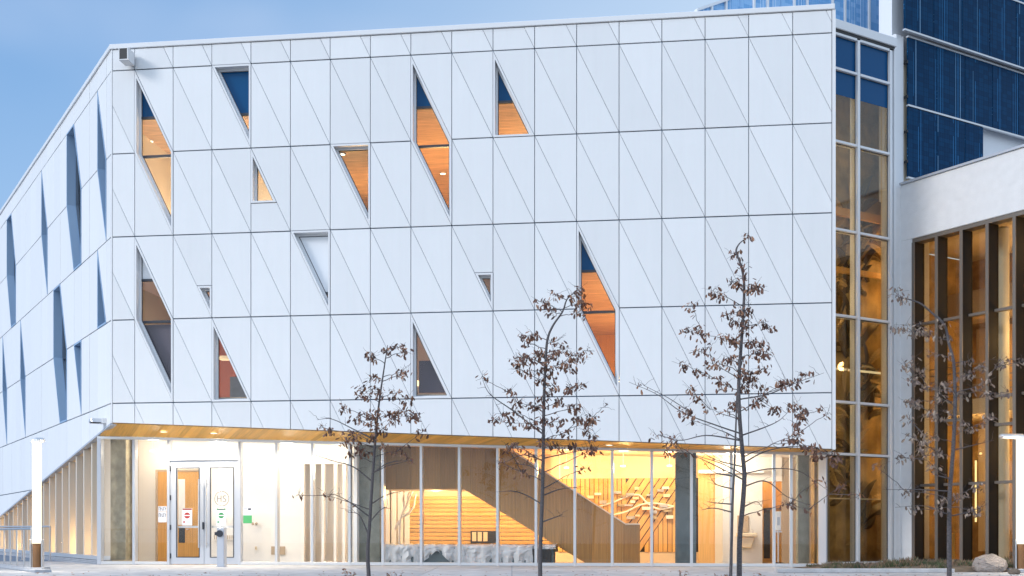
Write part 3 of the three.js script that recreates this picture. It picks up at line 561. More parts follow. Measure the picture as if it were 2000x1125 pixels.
  new MB(df.fr).prism([[dx(1443), dy(1070)], [dx(1466), dy(1070)], [dx(1474), dy(1048)], [dx(1440), dy(1048)]], DW, DW + 0.26, 0.02).build('apron', M.cream, df);
  new MB(df.fr).box(dx(1438), dx(1477), dy(1048), dy(1041), DW, DW + 0.34, 0.012).build('basin', M.cream, df);
  new MB(df.fr).tube([[dx(1470), dy(1041), DW + 0.12], [dx(1470), dy(1036), DW + 0.12], [dx(1467), dy(1034), DW + 0.14]], 0.012, 6).build('spout', M.steel, df);
  // sanitiser stand
  const HW = -1.9, hx = (px) => U(px, HW), hy = (py) => Y(1520, py, HW);
  const hs = lobbyThing('sanitiser_stand', 'white hand sanitiser dispenser on a slim pole at the right end of the lobby', 'dispenser', hx(1520), HW);
  new MB(hs.fr).tube([[hx(1520), 0.02, HW], [hx(1520), hy(1000), HW]], 0.02, 8).build('pole', M.alu, hs);
  new MB(hs.fr).box(hx(1514), hx(1525), hy(1036), hy(999), HW + 0.02, HW + 0.12, 0.015).build('dispenser', M.white, hs);
  new MB(hs.fr).box(hx(1517), hx(1522), hy(1026), hy(1010), HW + 0.1205, HW + 0.126).build('window', M.frameGrey, hs);
  new MB(hs.fr).box(hx(1513), hx(1526), hy(1040), hy(1037), HW + 0.0, HW + 0.16).build('drip_tray', M.alu, hs);
  for (let k = 0; k < 5; k++) { const a = k * 1.2566 + 0.3; new MB(hs.fr).tube([[hx(1520), 0.07, HW], [hx(1520) + Math.cos(a) * 0.24, 0.03, HW + Math.sin(a) * 0.24]], 0.016, 6).build('foot', M.dark, hs); }

  // grille and fittings in the porch
  const VW = -2.58, vx = (px) => U(px, VW), vy = (py) => Y(440, py, VW);
  const rg = lobbyThing('wall_grille', 'pale slotted heater grille low on the porch wall', 'grille', vx(438), VW, vy(1052));
  new MB(rg.fr).box(vx(417), vx(458), vy(1055), vy(1044), VW, VW + 0.03).build('grille_body', M.white, rg);
  for (let i = 0; i < 11; i++) new MB(rg.fr).box(vx(419 + i * 3.6), vx(420.6 + i * 3.6), vy(1053.5), vy(1045.5), VW + 0.03, VW + 0.034).build('slot', M.tan, rg);
  const sw = lobbyThing('wall_socket', 'small socket plate on the white porch wall', 'socket', vx(500), VW, vy(1070));
  new MB(sw.fr).box(vx(498), vx(502), vy(1074), vy(1067), VW, VW + 0.015, 0.003).build('plate', M.cream, sw); new MB(sw.fr).box(vx(499), vx(501), vy(1072), vy(1069), VW + 0.015, VW + 0.017).build('outlet', M.tan, sw);
  [[549, 'vent plate low on the porch wall right of the mullion', 8], [534, 'narrower vent plate left of the mullion in the porch', 4]].forEach(([px, l, h]) => { const v = lobbyThing('vent_plate', 'beige ' + l, 'vent', vx(px), VW, vy(1074)); new MB(v.fr).box(vx(px - h), vx(px + h), vy(1083), vy(1067), VW, VW + 0.02, 0.003).build('plate', M.tan, v); });
  for (const px of [495, 502]) { const k = lobbyThing('coat_knob', px === 495 ? 'left round brown knob below the green notice' : 'right round brown knob below the green notice', 'knob', vx(px), VW, vy(1023)); const g = new THREE.SphereGeometry(0.035, 12, 8); mesh('ball', g, M.tan, k).position.set(0, 0, 0.05); new MB(k.fr).tube([[vx(px), vy(1023), VW], [vx(px), vy(1023), VW + 0.05]], 0.014, 6).build('stalk', M.steel, k); }
}
// notices on the door and beside it
function notice(name, label, px0, px1, py0, py1, w, draw) {
  const c = document.createElement('canvas'); c.width = 128; c.height = Math.round(128 * (py1 - py0) / (px1 - px0)); const g = c.getContext('2d'); draw(g, c.width, c.height);
  const t = new THREE.CanvasTexture(c); t.colorSpace = THREE.SRGBColorSpace;
  const u0 = U(px0, w), u1 = U(px1, w), y0 = Y(px0, py1, w), y1 = Y(px0, py0, w), n = lobbyThing(name, label, 'sign', (u0 + u1) / 2, w, y0);
  const m = new MB(n.fr); m.face([[u0, y0, w], [u1, y0, w], [u1, y1, w], [u0, y1, w]], [[0, 0], [1, 0], [1, 1], [0, 1]]); m.build('print', new THREE.MeshStandardMaterial({ map: t, roughness: 0.6, side: THREE.DoubleSide }), n);
  new MB(n.fr).box(u0 - 0.002, u1 + 0.002, y0 - 0.002, y1 + 0.002, w - 0.006, w - 0.002).build('card', M.white, n);
}
const round = (col) => (g, W, H) => {
  g.fillStyle = '#dfe3ea'; g.fillRect(0, 0, W, H); g.fillStyle = col === 'red' ? '#8e3b36' : '#5b6b62'; g.fillRect(4, 2, W - 8, H * 0.09);
  if (col !== 'red') { g.fillStyle = '#2f8a4d'; g.fillRect(4, 2, 18, H * 0.09); g.fillRect(W - 22, 2, 18, H * 0.09); }
  g.fillStyle = col === 'red' ? '#a8302c' : '#2f8a4d'; g.beginPath(); g.arc(W / 2, H * 0.42, W * 0.31, 0, 7); g.fill(); g.fillStyle = '#f2f2f4'; g.fillRect(W * 0.14, H * 0.39, W * 0.72, H * 0.055);
  g.fillStyle = col === 'red' ? '#a8302c' : '#2f8a4d'; g.fillRect(W * 0.08, H * 0.76, W * 0.22, H * 0.09);
  g.fillStyle = '#9aa0ad'; for (let i = 0; i < 3; i++) g.fillRect(W * 0.38, H * (0.76 + i * 0.05), W * 0.45, 4);
};
notice('door_sign', 'white door notice with dark red round symbol on the left leaf', 356, 375, 993, 1026, GW + 0.016, round('red'));
notice('door_sign', 'white door notice with green round symbol on the right leaf', 423, 441, 993, 1026, GW + 0.016, round('green'));
notice('window_sign', 'white and green notice on the glass right of the entrance door', 475, 492, 991, 1022, GW + 0.016, (g, W, H) => { g.fillStyle = '#e3e6ee'; g.fillRect(0, 0, W, H); g.fillStyle = '#3f4452'; g.fillRect(W * 0.55, H * 0.05, W * 0.35, H * 0.13); g.fillStyle = '#9097a8'; g.fillRect(W * 0.06, H * 0.06, W * 0.4, H * 0.05); g.fillRect(W * 0.1, H * 0.27, W * 0.5, H * 0.05); g.fillStyle = '#4fa868'; g.fillRect(0, H * 0.5, W, H * 0.5); });
notice('wall_poster', 'black and white poster in front of the wooden inner door', 309, 325, 989, 1020, -1.2, (g, W, H) => { g.fillStyle = '#e2e4ec'; g.fillRect(0, 0, W, H); g.fillStyle = '#2b2d3a'; for (let r = 0; r < 2; r++) for (let i = 0; i < 5; i++) { g.fillRect(8 + i * 24, 8 + r * H * 0.4, 8, H * 0.24); g.fillRect(8 + i * 24, 8 + r * H * 0.4 + (i % 3) * H * 0.09, 18, 9); } g.fillStyle = '#b08f6a'; g.fillRect(0, H * 0.33, W, 8); });
{
  // round monogram on the right door leaf
  const font = await new FontLoader().loadAsync('fonts/droid/droid_sans_regular.typeface.json');
  const w = GW + 0.002, u = U(433, w), y = Y(433, 974, w), n = lobbyThing('door_monogram', 'thin grey HS monogram in a circle on the right door glass', 'logo', u, w, y);
  const grey = std([0.22, 0.225, 0.24], 0.7);
  mesh('circle', new THREE.TorusGeometry(0.172, 0.0075, 6, 48), grey, n);
  const tg = new TextGeometry('HS', { font, size: 0.15, depth: 0.004, curveSegments: 6 }); tg.computeBoundingBox(); const bb = tg.boundingBox; tg.translate(-(bb.min.x + bb.max.x) / 2, -(bb.min.y + bb.max.y) / 2, 0);
  mesh('letters', tg, grey, n);
  // push button post in front of the doors
  const pd = 26.1, pp = [(433 - 1000) * pd / FOC, 0, -pd], post = thing('button_post', 'grey steel post with a round push button in front of the right door leaf', 'push button post', pp, TURN);
  new MB(I).box(-0.085, 0.085, 0, EYE + (HOR - 1031) * pd / FOC, -0.08, 0.08, 0.012).build('post', M.frameGrey, post);
  new MB(I).box(-0.10, 0.10, 0, 0.015, -0.095, 0.095, 0.004).build('base_plate', M.frameGrey, post);
  const bt = mesh('push_button', new THREE.CylinderGeometry(0.075, 0.075, 0.03, 20), M.darkBar, post); bt.rotation.x = Math.PI / 2; bt.position.set(-0.01, 0.735, 0.10);
  new MB(I).box(-0.13, -0.09, 0.70, 0.77, 0.0, 0.1, 0.006).build('key_switch', M.darkBar, post);
}
// fittings on the facade
{
  const fl = lobbyThing('floodlight', 'white box floodlight with black face at the top left corner of the facade', 'floodlight', U(245, 0.1), 0.0, 11.45);
  const a = U(232, 0.42), b = U(250, 0.42), y0 = Y(240, 117, 0.42), y1 = Y(240, 93, 0.42);
  new MB(fl.fr).ring(rect(a, b, y0, y1), inset(rect(a, b, y0, y1), 0.018), 0.08, 0.43).build('housing', M.whiteMetal, fl);
  new MB(fl.fr).box(a + 0.018, b - 0.018, y0 + 0.018, y1 - 0.018, 0.08, 0.426).build('lens', M.dark, fl);
  new MB(fl.fr).box(a + 0.05, b - 0.05, y0 + 0.05, y1 - 0.05, 0.004, 0.08).build('bracket', M.frameGrey, fl);
  const cp = LF(0.62, 3.36, 0.0), wp = toWorld(cp[0], cp[1], cp[2]);
  const wl = thing('security_light', 'grey wedge shaped wall light under the left corner of the facade', 'wall light', wp, TURN), lf = frame(0, 0, 0, LX, LZ, LZ, -LX);
  new MB(lf).box(-0.16, 0.16, -0.06, 0.06, 0.004, 0.10, 0.01).build('wall_plate', M.whiteMetal, wl);
  new MB(lf).prism([[-0.15, -0.04], [0.15, -0.04], [0.11, 0.05], [-0.11, 0.05]], 0.10, 0.34, 0.02).build('hood', M.alu, wl);
  new MB(lf).box(-0.12, 0.12, -0.055, -0.041, 0.12, 0.32, 0.004).build('lens', M.dark, wl);
}

// ------------------------------------------------------------------ glazed stair tower
const TP = [6.838, -25.7], TD = [0.852, -0.523], tAng = Math.atan2(0.523, 0.852);
const tower = thing('glass_stair_tower', 'narrow stair tower with tall white framed glazing beside the white building', 'building', [TP[0], 0, TP[1]], tAng);
const tpx = (px) => { const q = (px - 1000) / FOC; return (q * -TP[1] - TP[0]) / (TD[0] + q * TD[1]); };     // distance along the tower's face
const tdep = (u) => -(TP[1] + TD[1] * u);
{
  const y = (py, u) => EYE + (HOR - py) * tdep(u) / FOC, um = tpx(1676), u1 = tpx(1739), topY = 11.72, u00 = 0.0;
  const rows = [0.08, 2.49, 3.64, 5.54, 7.43, 9.36, 10.96, topY];
  const cols = [u00, um, u1];
  for (const [i, u] of cols.entries()) new MB(I).box(u - (i === 1 ? 0.04 : i ? 0.04 : 0.005), u + (i === 1 ? 0.04 : 0.04), 0, topY, -0.2, 0.03, 0.006).build('mullion', i ? M.whiteMetal : M.frameGrey, tower);
  for (const v of rows) for (let k = 0; k < 2; k++) new MB(I).box(cols[k] + 0.05, cols[k + 1] - 0.05, v - 0.027, v + 0.027, -0.16, 0.025, 0.004).build('transom', M.whiteMetal, tower);
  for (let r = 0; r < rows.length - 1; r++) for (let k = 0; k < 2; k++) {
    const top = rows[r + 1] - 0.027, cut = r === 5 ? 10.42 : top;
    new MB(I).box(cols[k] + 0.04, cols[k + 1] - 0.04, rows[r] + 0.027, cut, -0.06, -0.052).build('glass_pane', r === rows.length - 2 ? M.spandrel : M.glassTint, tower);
    if (cut < top) new MB(I).box(cols[k] + 0.04, cols[k + 1] - 0.04, cut, top, -0.06, -0.052).build('sky_reflection_pane', M.spandrel, tower);  // opaque blue on the pane top, standing in for reflected sky
    new MB(I).ring(rect(cols[k] + 0.04, cols[k + 1] - 0.04, rows[r] + 0.027, top), rect(cols[k] + 0.052, cols[k + 1] - 0.052, rows[r] + 0.039, top - 0.012), -0.05, -0.04).build('gasket', M.darkBar, tower);
  }
  new MB(I).box(-0.4, u1 + 0.12, topY + 0.035, topY + 0.10, -0.5, 0.02).build('shadow_gap', M.dark, tower);
  new MB(I).box(-0.4, u1 + 0.16, topY + 0.10, topY + 0.30, -2, 0.06, 0.01).build('coping', M.whiteMetal, tower);
  new MB(I).box(u1 + 0.045, u1 + 0.10, 0, topY + 0.05, -0.3, -0.04).build('joint', M.frameGrey, tower);
  new MB(I).box(u1 + 0.10, u1 + 0.17, 0, topY + 0.05, -0.3, 0.03, 0.006).build('edge_post', M.whiteMetal, tower);
  new MB(I).box(u1 + 0.172, u1 + 0.50, 0, 8.66, -0.2, -0.03).build('pier', M.stucco, tower);
  // inside: golden walls with a carved feather relief
  const B = -0.95, UE = 3.3;
  new MB(I).box(0.62, UE, 0, topY, B - 0.08, B).build('back_wall', M.gold, tower);
  new MB(I).box(UE, UE + 0.06, 0, topY, B, -0.21).build('side_wall', M.cream, tower); new MB(I).hexa([0.03, 0, -0.205], [0.62, 0, B], [0.66, 0, B], [0.07, 0, -0.205], [0.03, topY, -0.205], [0.62, topY, B], [0.66, topY, B], [0.07, topY, -0.205]).build('side_wall', M.gold, tower);
  new MB(I).box(0.45, UE, topY - 0.1, topY, B, -0.21).build('ceiling', M.mauve, tower); new MB(I).box(0.45, UE, -0.04, 0.02, B, -0.21).build('floor', M.gold, tower);
  new MB(I).box(u1 + 0.03, UE, 0, topY, -0.3, -0.21).build('inner_return', M.cream, tower);
  new MB(I).box(0.45, UE, 8.02, 8.2, -0.8, -0.7).build('beam', M.doorWood, tower); new MB(I).box(0.45, UE, 6.72, 6.84, -0.8, -0.7).build('beam', M.doorWood, tower);
  new MB(I).box(0.6, UE, 4.50, 4.545, B + 0.1, B + 0.14).build('light_strip', glow([1, 0.80, 0.46], 0.95), tower);
  new MB(I).box(0.45, UE, 1.52, 1.55, -0.7, -0.67).build('rail', M.cream, tower);
  // leaf-like reliefs that curl up the wall
  const leafGeo = (len, wid, bend) => {
    const m = new MB(I), n = 14, pt = (i, s) => { const t = i / n, a = bend * t, x = Math.sin(a) * len * t * 0.6, yy = len * t * Math.cos(a * 0.6), k = wid * Math.pow(Math.sin(Math.PI * Math.min(1, t * 0.94 + 0.05)), 0.8); return [x + s * k * Math.cos(a), yy - s * k * Math.sin(a), s === 0 ? 0.07 * Math.sin(Math.PI * t) + 0.02 : 0.004]; };
    for (let i = 0; i < n; i++) for (const s of [-1, 1]) { const q = [pt(i, 0), pt(i, s), pt(i + 1, s), pt(i + 1, 0)]; m.face(s < 0 ? q.reverse() : q, [[0, 0], [1, 0], [1, 1], [0, 1]]); }
    return m.geo();
  };
  const kinds = [leafGeo(0.95, 0.10, 0.9), leafGeo(0.7, 0.13, -1.1), leafGeo(1.15, 0.12, 1.5), leafGeo(0.8, 0.085, -0.6)];
  for (let i = 0; i < 130; i++) {
    const yy = 0.7 + 7.6 * Math.pow((i + 0.5) / 130, 0.85), sp = 0.55 + 0.25 * Math.sin(i * 1.7), x = Math.min(2.4, 1.85 + 0.32 * Math.sin(yy * 1.9) + rnd(-0.5, 0.5) * sp * 1.4);
    const m = mesh('relief_leaf', kinds[i % 4], i % 3 ? M.carve : M.gold, tower); m.position.set(x, yy, B + 0.012 + 0.02 * (i % 5)); m.rotation.z = (x - 1.85) * -1.9 + rnd(-0.7, 0.7) + (i % 7 === 0 ? 2.6 : 0); m.scale.setScalar(rnd(0.6, 1.15));
  }
  for (const [px, yy] of [[1690, 6.6], [1655, 5.9], [1665, 7.6]]) { const g = new THREE.TorusGeometry(0.16, 0.05, 8, 26, 4.6), m = mesh('relief_scroll', g, M.carve, tower); m.position.set(tpx(px) + 0.95, yy, B + 0.05); m.rotation.z = yy; m.scale.y = 1.5; }
  for (const [u, yy, i] of [[0.4, 1.4, 1.5], [1.6, 3.2, 1.9], [0.5, 5.5, 2.0], [1.6, 6.6, 2.0], [0.5, 8.0, 1.7], [1.5, 9.6, 1.6]]) { const m = mesh('added_tower_lamp', new THREE.SphereGeometry(0.04, 10, 8), M.led, tower); m.position.set(0.34, yy, -0.40); lamp(tower, [0.43, yy, -0.42], i * 2.3, GOLD); lamp(tower, [UE - 0.15, yy + 0.6, -0.5], i * 1.7, GOLD); }  // lamps added out of sight to brighten the golden walls
}

// ------------------------------------------------------------------ concrete wing with dark bronze window wall
const WP = [8.92, -27], WD = [0.525, 0.851], wAng = Math.atan2(-0.851, 0.525);
const wing = thing('concrete_wing', 'pale concrete wing with a tall bronze window wall on the right', 'building', [WP[0], 0, WP[1]], wAng);
{
  const END = 7, T = 7.43, PT = 8.72;
  // in this frame x runs along the wall towards the viewer, z comes out of it
  new MB(I).box(-0.02, END, T, PT, -0.5, 0.0, 0.01).build('parapet', M.stucco, wing);
  new MB(I).box(-0.02, END, PT, PT + 0.05, -0.6, 0.04).build('coping', M.frameGrey, wing);
  new MB(I).box(-0.02, 0.30, 0, T, -0.6, 0.0, 0.01).build('pier', M.stucco, wing);
  new MB(I).box(-0.05, END, PT - 0.1, PT - 0.02, -9, -0.5).build('roof', M.frameGrey, wing);
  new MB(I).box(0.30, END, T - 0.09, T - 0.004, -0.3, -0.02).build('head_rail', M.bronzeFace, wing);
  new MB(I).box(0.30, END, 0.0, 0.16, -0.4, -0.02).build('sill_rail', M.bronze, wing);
  const xs = [0.34, 0.97, 1.62, 2.27, 2.92, 3.57, 4.22, 4.87, 5.52, 6.17];
  for (const x of xs) {
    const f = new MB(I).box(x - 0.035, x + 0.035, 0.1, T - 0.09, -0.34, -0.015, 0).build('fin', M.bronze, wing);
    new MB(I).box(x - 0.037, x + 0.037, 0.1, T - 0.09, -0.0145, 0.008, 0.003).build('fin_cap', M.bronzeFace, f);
  }
  const bars = { 0: [5.5, 1.83], 1: [5.5, 1.83, 3.25], 2: [5.5, 1.83], 3: [5.5, 3.67, 3.06, 1.83], 4: [5.5, 3.67, 1.83] };
  for (let i = 0; i < xs.length - 1; i++) {
    const hs = [0.16, ...(bars[i] ?? [5.5, 1.83]).sort((a, b) => a - b), T - 0.09];
    for (let k = 0; k < hs.length - 1; k++) new MB(I).box(xs[i] + 0.035, xs[i + 1] - 0.035, hs[k] + (k ? 0.03 : 0), hs[k + 1] - (k < hs.length - 2 ? 0.03 : 0), -0.29, -0.282).build('glass_pane', M.glassTint, wing);
    for (let k = 1; k < hs.length - 1; k++) new MB(I).box(xs[i] + 0.035, xs[i + 1] - 0.035, hs[k] - 0.03, hs[k] + 0.03, -0.33, -0.2).build('transom', M.bronzeFace, wing);
  }
  // the hall behind
  const B = -3.2;
  new MB(I).box(-0.5, END, 0, T + 0.4, B - 0.1, B).build('back_wall', M.gold, wing); new MB(I).box(-0.56, -0.5, 0, T, B, -0.6).build('side_wall', M.gold, wing); new MB(I).box(END, END + 0.1, 0, T, B, -0.3).build('side_wall', M.gold, wing);
  new MB(I).box(-0.5, END, T + 0.02, T + 0.1, B, -0.5).build('ceiling', M.cream, wing); new MB(I).box(-0.5, END, 0.02, 0.12, B, -0.4).build('floor', M.lobbyFloor, wing);
  new MB(I).box(-0.5, END, 3.5, 3.85, B, -1.6).build('gallery', M.cream, wing); new MB(I).box(-0.5, END, 5.9, 6.5, B, -2.2).build('gallery', M.tan, wing);
  for (let i = 0; i < 9; i++) new MB(I).box(-0.3 + i * 0.8, 0.3 + i * 0.8, 0.3, 3.3, B + 0.004, B + 0.05, 0.006).build('wall_panel', i % 2 ? M.slat[1] : M.cream, wing);
  for (let i = 0; i < 9; i++) new MB(I).box(-0.36 + i * 0.8, 0.36 + i * 0.8, 3.95, 5.75, B + 0.004, B + 0.05, 0.006).build('wall_panel', i % 3 ? M.slat[i % 2] : M.tan, wing);
  for (const x of [1.95, 3.5, 5.2]) new MB(I).tube([[x, 0.1, -1.0], [x, T, -1.0]], 0.12, 20).build('round_column', M.white, wing);
  for (let i = 0; i < 5; i++) new MB(I).box(-0.5, END, 4.0 + i * 0.16, 4.03 + i * 0.16, -1.63, -1.6).build('guard_rail', M.tan, wing);
  new MB(I).box(0.35, 0.85, 0.12, 0.75, -1.2, -0.8, 0.01).build('counter', M.doorWood, wing);
  new MB(I).box(1.0, 1.03, 1.0, 2.4, -1.32, -1.29).build('light_strip', M.led, wing);
  for (const [x, y, z, i] of [[0.7, 2.6, -1.9, 4], [2.6, 2.7, -1.9, 4], [4.6, 2.7, -1.9, 4], [1.35, 4.9, -2.7, 3.6], [2.8, 5.0, -1.2, 3.4], [4.7, 5.0, -1.2, 3], [2.2, 6.75, -2.6, 3.8], [4, 6.9, -1.2, 3]]) { const m = mesh('hall_lamp', new THREE.SphereGeometry(0.028, 10, 8), M.led, wing); m.position.set(x, y, z); lamp(wing, [x, y, z], i, AMBER); }
}

// ------------------------------------------------------------------ solar clad upper block, planes parallel to the tower's face
{
  const cells = (dark, sd, lines) => {
    const c = document.createElement('canvas'); c.width = 512; c.height = 512; const g = c.getContext('2d'); let s = sd; const r = () => (s = (s * 16807) % 2147483647) / 2147483647;
    g.fillStyle = dark[0]; g.fillRect(0, 0, 512, 512);
    for (let y = 0; y < 512; y += 32) for (let x = 0; x < 512; x += 32) { g.fillStyle = dark[1 + Math.floor(r() * 2)]; g.fillRect(x + 1, y + 1, 30, 30); }
    g.strokeStyle = lines[1]; g.lineWidth = 1; for (let x = 10; x < 512; x += 11) { g.globalAlpha = 0.25; g.beginPath(); g.moveTo(x, 0); g.lineTo(x, 512); g.stroke(); }
    g.globalAlpha = 1;
    for (let k = 0; k < 4; k++) { const x0 = 30 + k * 125 + r() * 60, n = 2 + Math.floor(r() * 2.4), al = 0.75 + 0.25 * r(); for (let j = 0; j < n; j++) { g.fillStyle = lines[r() < 0.35 ? 0 : 1]; g.globalAlpha = al * (0.6 + 0.4 * r()); const y0 = r() < 0.4 ? 200 * r() : 0; g.fillRect(x0 + j * 15, y0, 3.0, 512 * (r() < 0.4 ? 0.5 + 0.4 * r() : 1)); } }
    g.globalAlpha = 1; const t = new THREE.CanvasTexture(c); t.colorSpace = THREE.SRGBColorSpace; t.wrapS = t.wrapT = THREE.RepeatWrapping; t.repeat.set(1 / 2.9, 1 / 1.7); return t;
  };
  const pv = [3, 77].map((s) => new THREE.MeshPhysicalMaterial({ map: cells(['#05263f', '#053152', '#07385b'], s, ['#a9cdec', '#3f86bd']), roughness: 0.3, specularIntensity: 0.1, side: THREE.DoubleSide }));
  const light = new THREE.MeshPhysicalMaterial({ map: cells(['#7fb0dc', '#6aa3d6', '#86b6e2'], 19, ['#f0f6ff', '#cfe2f5']), roughness: 0.25, side: THREE.DoubleSide });
  const d0 = 27.2, V0 = [(1773 - 1000) * d0 / FOC, -d0], block = thing('solar_clad_block', 'upper block on the roof clad in dark blue solar panels', 'building', [V0[0], 0, V0[1]], tAng);
  const rail = (a, b, v, w = 0.0) => new MB(I).box(a, b, v - 0.02, v + 0.02, w - 0.05, w + 0.02).build('panel_rail', M.alu, block);
  const put = (a, b, v0, v1, w, m) => new MB(I).prism(rect(a, b, v0, v1), w - 0.035, w, 0.004).build('solar_panel', m, block);
  const W1 = 1.02;
  for (let i = 0; i < 8; i++) { put(i * W1 + 0.008, (i + 1) * W1 - 0.008, 10.66, 12.2, 0, pv[i % 2]); if (i < 3) put(i * W1 + 0.008, (i + 1) * W1 - 0.008 - (i === 2 ? 0.34 : 0), 8.98, 10.60, 0, pv[(i + 1) % 2]); }
  rail(0, 8, 12.22); rail(0, 8, 10.63); rail(0, 2.72, 8.96);
  const off = -0.26; for (let i = 0; i < 9; i++) for (let k = 0; k < 2; k++) put(off + i * W1 + 0.008, off + (i + 1) * W1 - 0.008, 12.3 + k * 1.62, 13.87 + k * 1.62, 0.12, pv[(i + k) % 2]);
  rail(off, 9, 12.28, 0.12); rail(off, 9, 13.89, 0.12);
  // white wall behind the panels
  new MB(I).box(-0.28, 9, 8.5, 15.5, -0.6, -0.22).build('wall', M.whiteMetal, block);
  new MB(I).box(-0.30, -0.02, 8.7, 12.25, -0.22, -0.09, 0.02).build('corner_panel', M.whiteMetal, block);
  for (const v of [9.3, 10.0, 10.8, 11.6]) new MB(I).box(-0.03, -0.002, v, v + 0.06, -0.09, 0.01).build('clip', M.dark, block);
  // pale screen in front of the roof plant
  const s0 = 28.2, S0 = [(1630 - 1000) * s0 / FOC, -s0], scr = thing('roof_screen', 'pale blue ribbed glass screen standing above the roof edge', 'screen', [S0[0], 0, S0[1]], tAng);
  const along = (px) => { const q = (px - 1000) / FOC; return (q * s0 - S0[0]) / (TD[0] + q * TD[1]); }, yAt = (px, py) => EYE + (HOR - py) * (s0 - TD[1] * along(px)) / FOC;
  const a0 = along(1362), a1 = along(1746), ya = yAt(1362, 22), yb = yAt(1425, -2), ub = along(1425);
  let n = 0; for (let u = a0; u < a1 - 0.05; u += 0.42) {
    const e = Math.min(a1, u + 0.41), t = (x) => Math.min(14.6, ya + (x - a0) * (yb - ya) / (ub - a0));
    new MB(I).prism([[u, 12.0], [e, 12.0], [e, t(e)], [u, t(u)]], -0.03, 0, 0.003).build('glass_panel', light, scr);
    if (n % 3 !== 2) new MB(I).prism([[e - 0.04, 12.0], [e + 0.01, 12.0], [e + 0.01, t(e)], [e - 0.04, t(e - .04)]], 0.001, 0.05).build('rib', M.whiteMetal, scr); n++;
  }
  new MB(I).prism([[a0 - .05, ya - 0.03], [ub, yb - 0.03], [ub, yb + 0.03], [a0 - .05, ya + 0.03]], -0.04, 0.06).build('edge_rail', M.whiteMetal, scr);
  new MB(I).box(a1 - 0.02, a1 + 0.05, 12.2, 14.6, -0.4, 0.05).build('end_post', M.whiteMetal, scr);
}

// ------------------------------------------------------------------ ground
{
  const g = new MB(I); g.face([[-600, -0.32, 60], [600, -0.32, 60], [600, -0.32, -900], [-600, -0.32, -900]], [[-600, 0], [600, 0], [600, 900], [-600, 900]]); tag(g.build('ground', M.soil, scene), 'dark soil ground around the terrace', 'ground', null, 'structure');
  const terr = new THREE.Group(); terr.name = 'terrace'; scene.add(terr); tag(terr, 'pale concrete terrace in front of the glass lobby', 'pavement', null, 'structure');
  const f = frame(0, 0, 0);
  new MB(f).box(-40, 30, -0.3, -0.012, -60, -20.35).build('slab_base', M.backing, terr);
  for (let i = -11; i < 9; i++) for (let k = 0; k < 7; k++) { const x = i * 1.62 + (k % 2) * 0.0, z = -20.35 - k * 1.5; new MB(f).hexa([x + .004, -0.012, z - .004], [x + 1.612, -0.012, z - .004], [x + 1.612, -0.012, z - 1.492], [x + .004, -0.012, z - 1.492], [x + .004, 0, z - .004], [x + 1.612, 0, z - .004], [x + 1.612, 0, z - 1.492], [x + .004, 0, z - 1.492]).build('paving_slab', M.pave[Math.floor(rnd(3))], terr); }
  tag(new MB(f).box(-40, 30, -0.3, 0.002, -20.34, -20.05, 0.01).build('kerb', M.pave[2], scene), 'pale concrete kerb along the front of the terrace', 'kerb', null, 'structure');
}
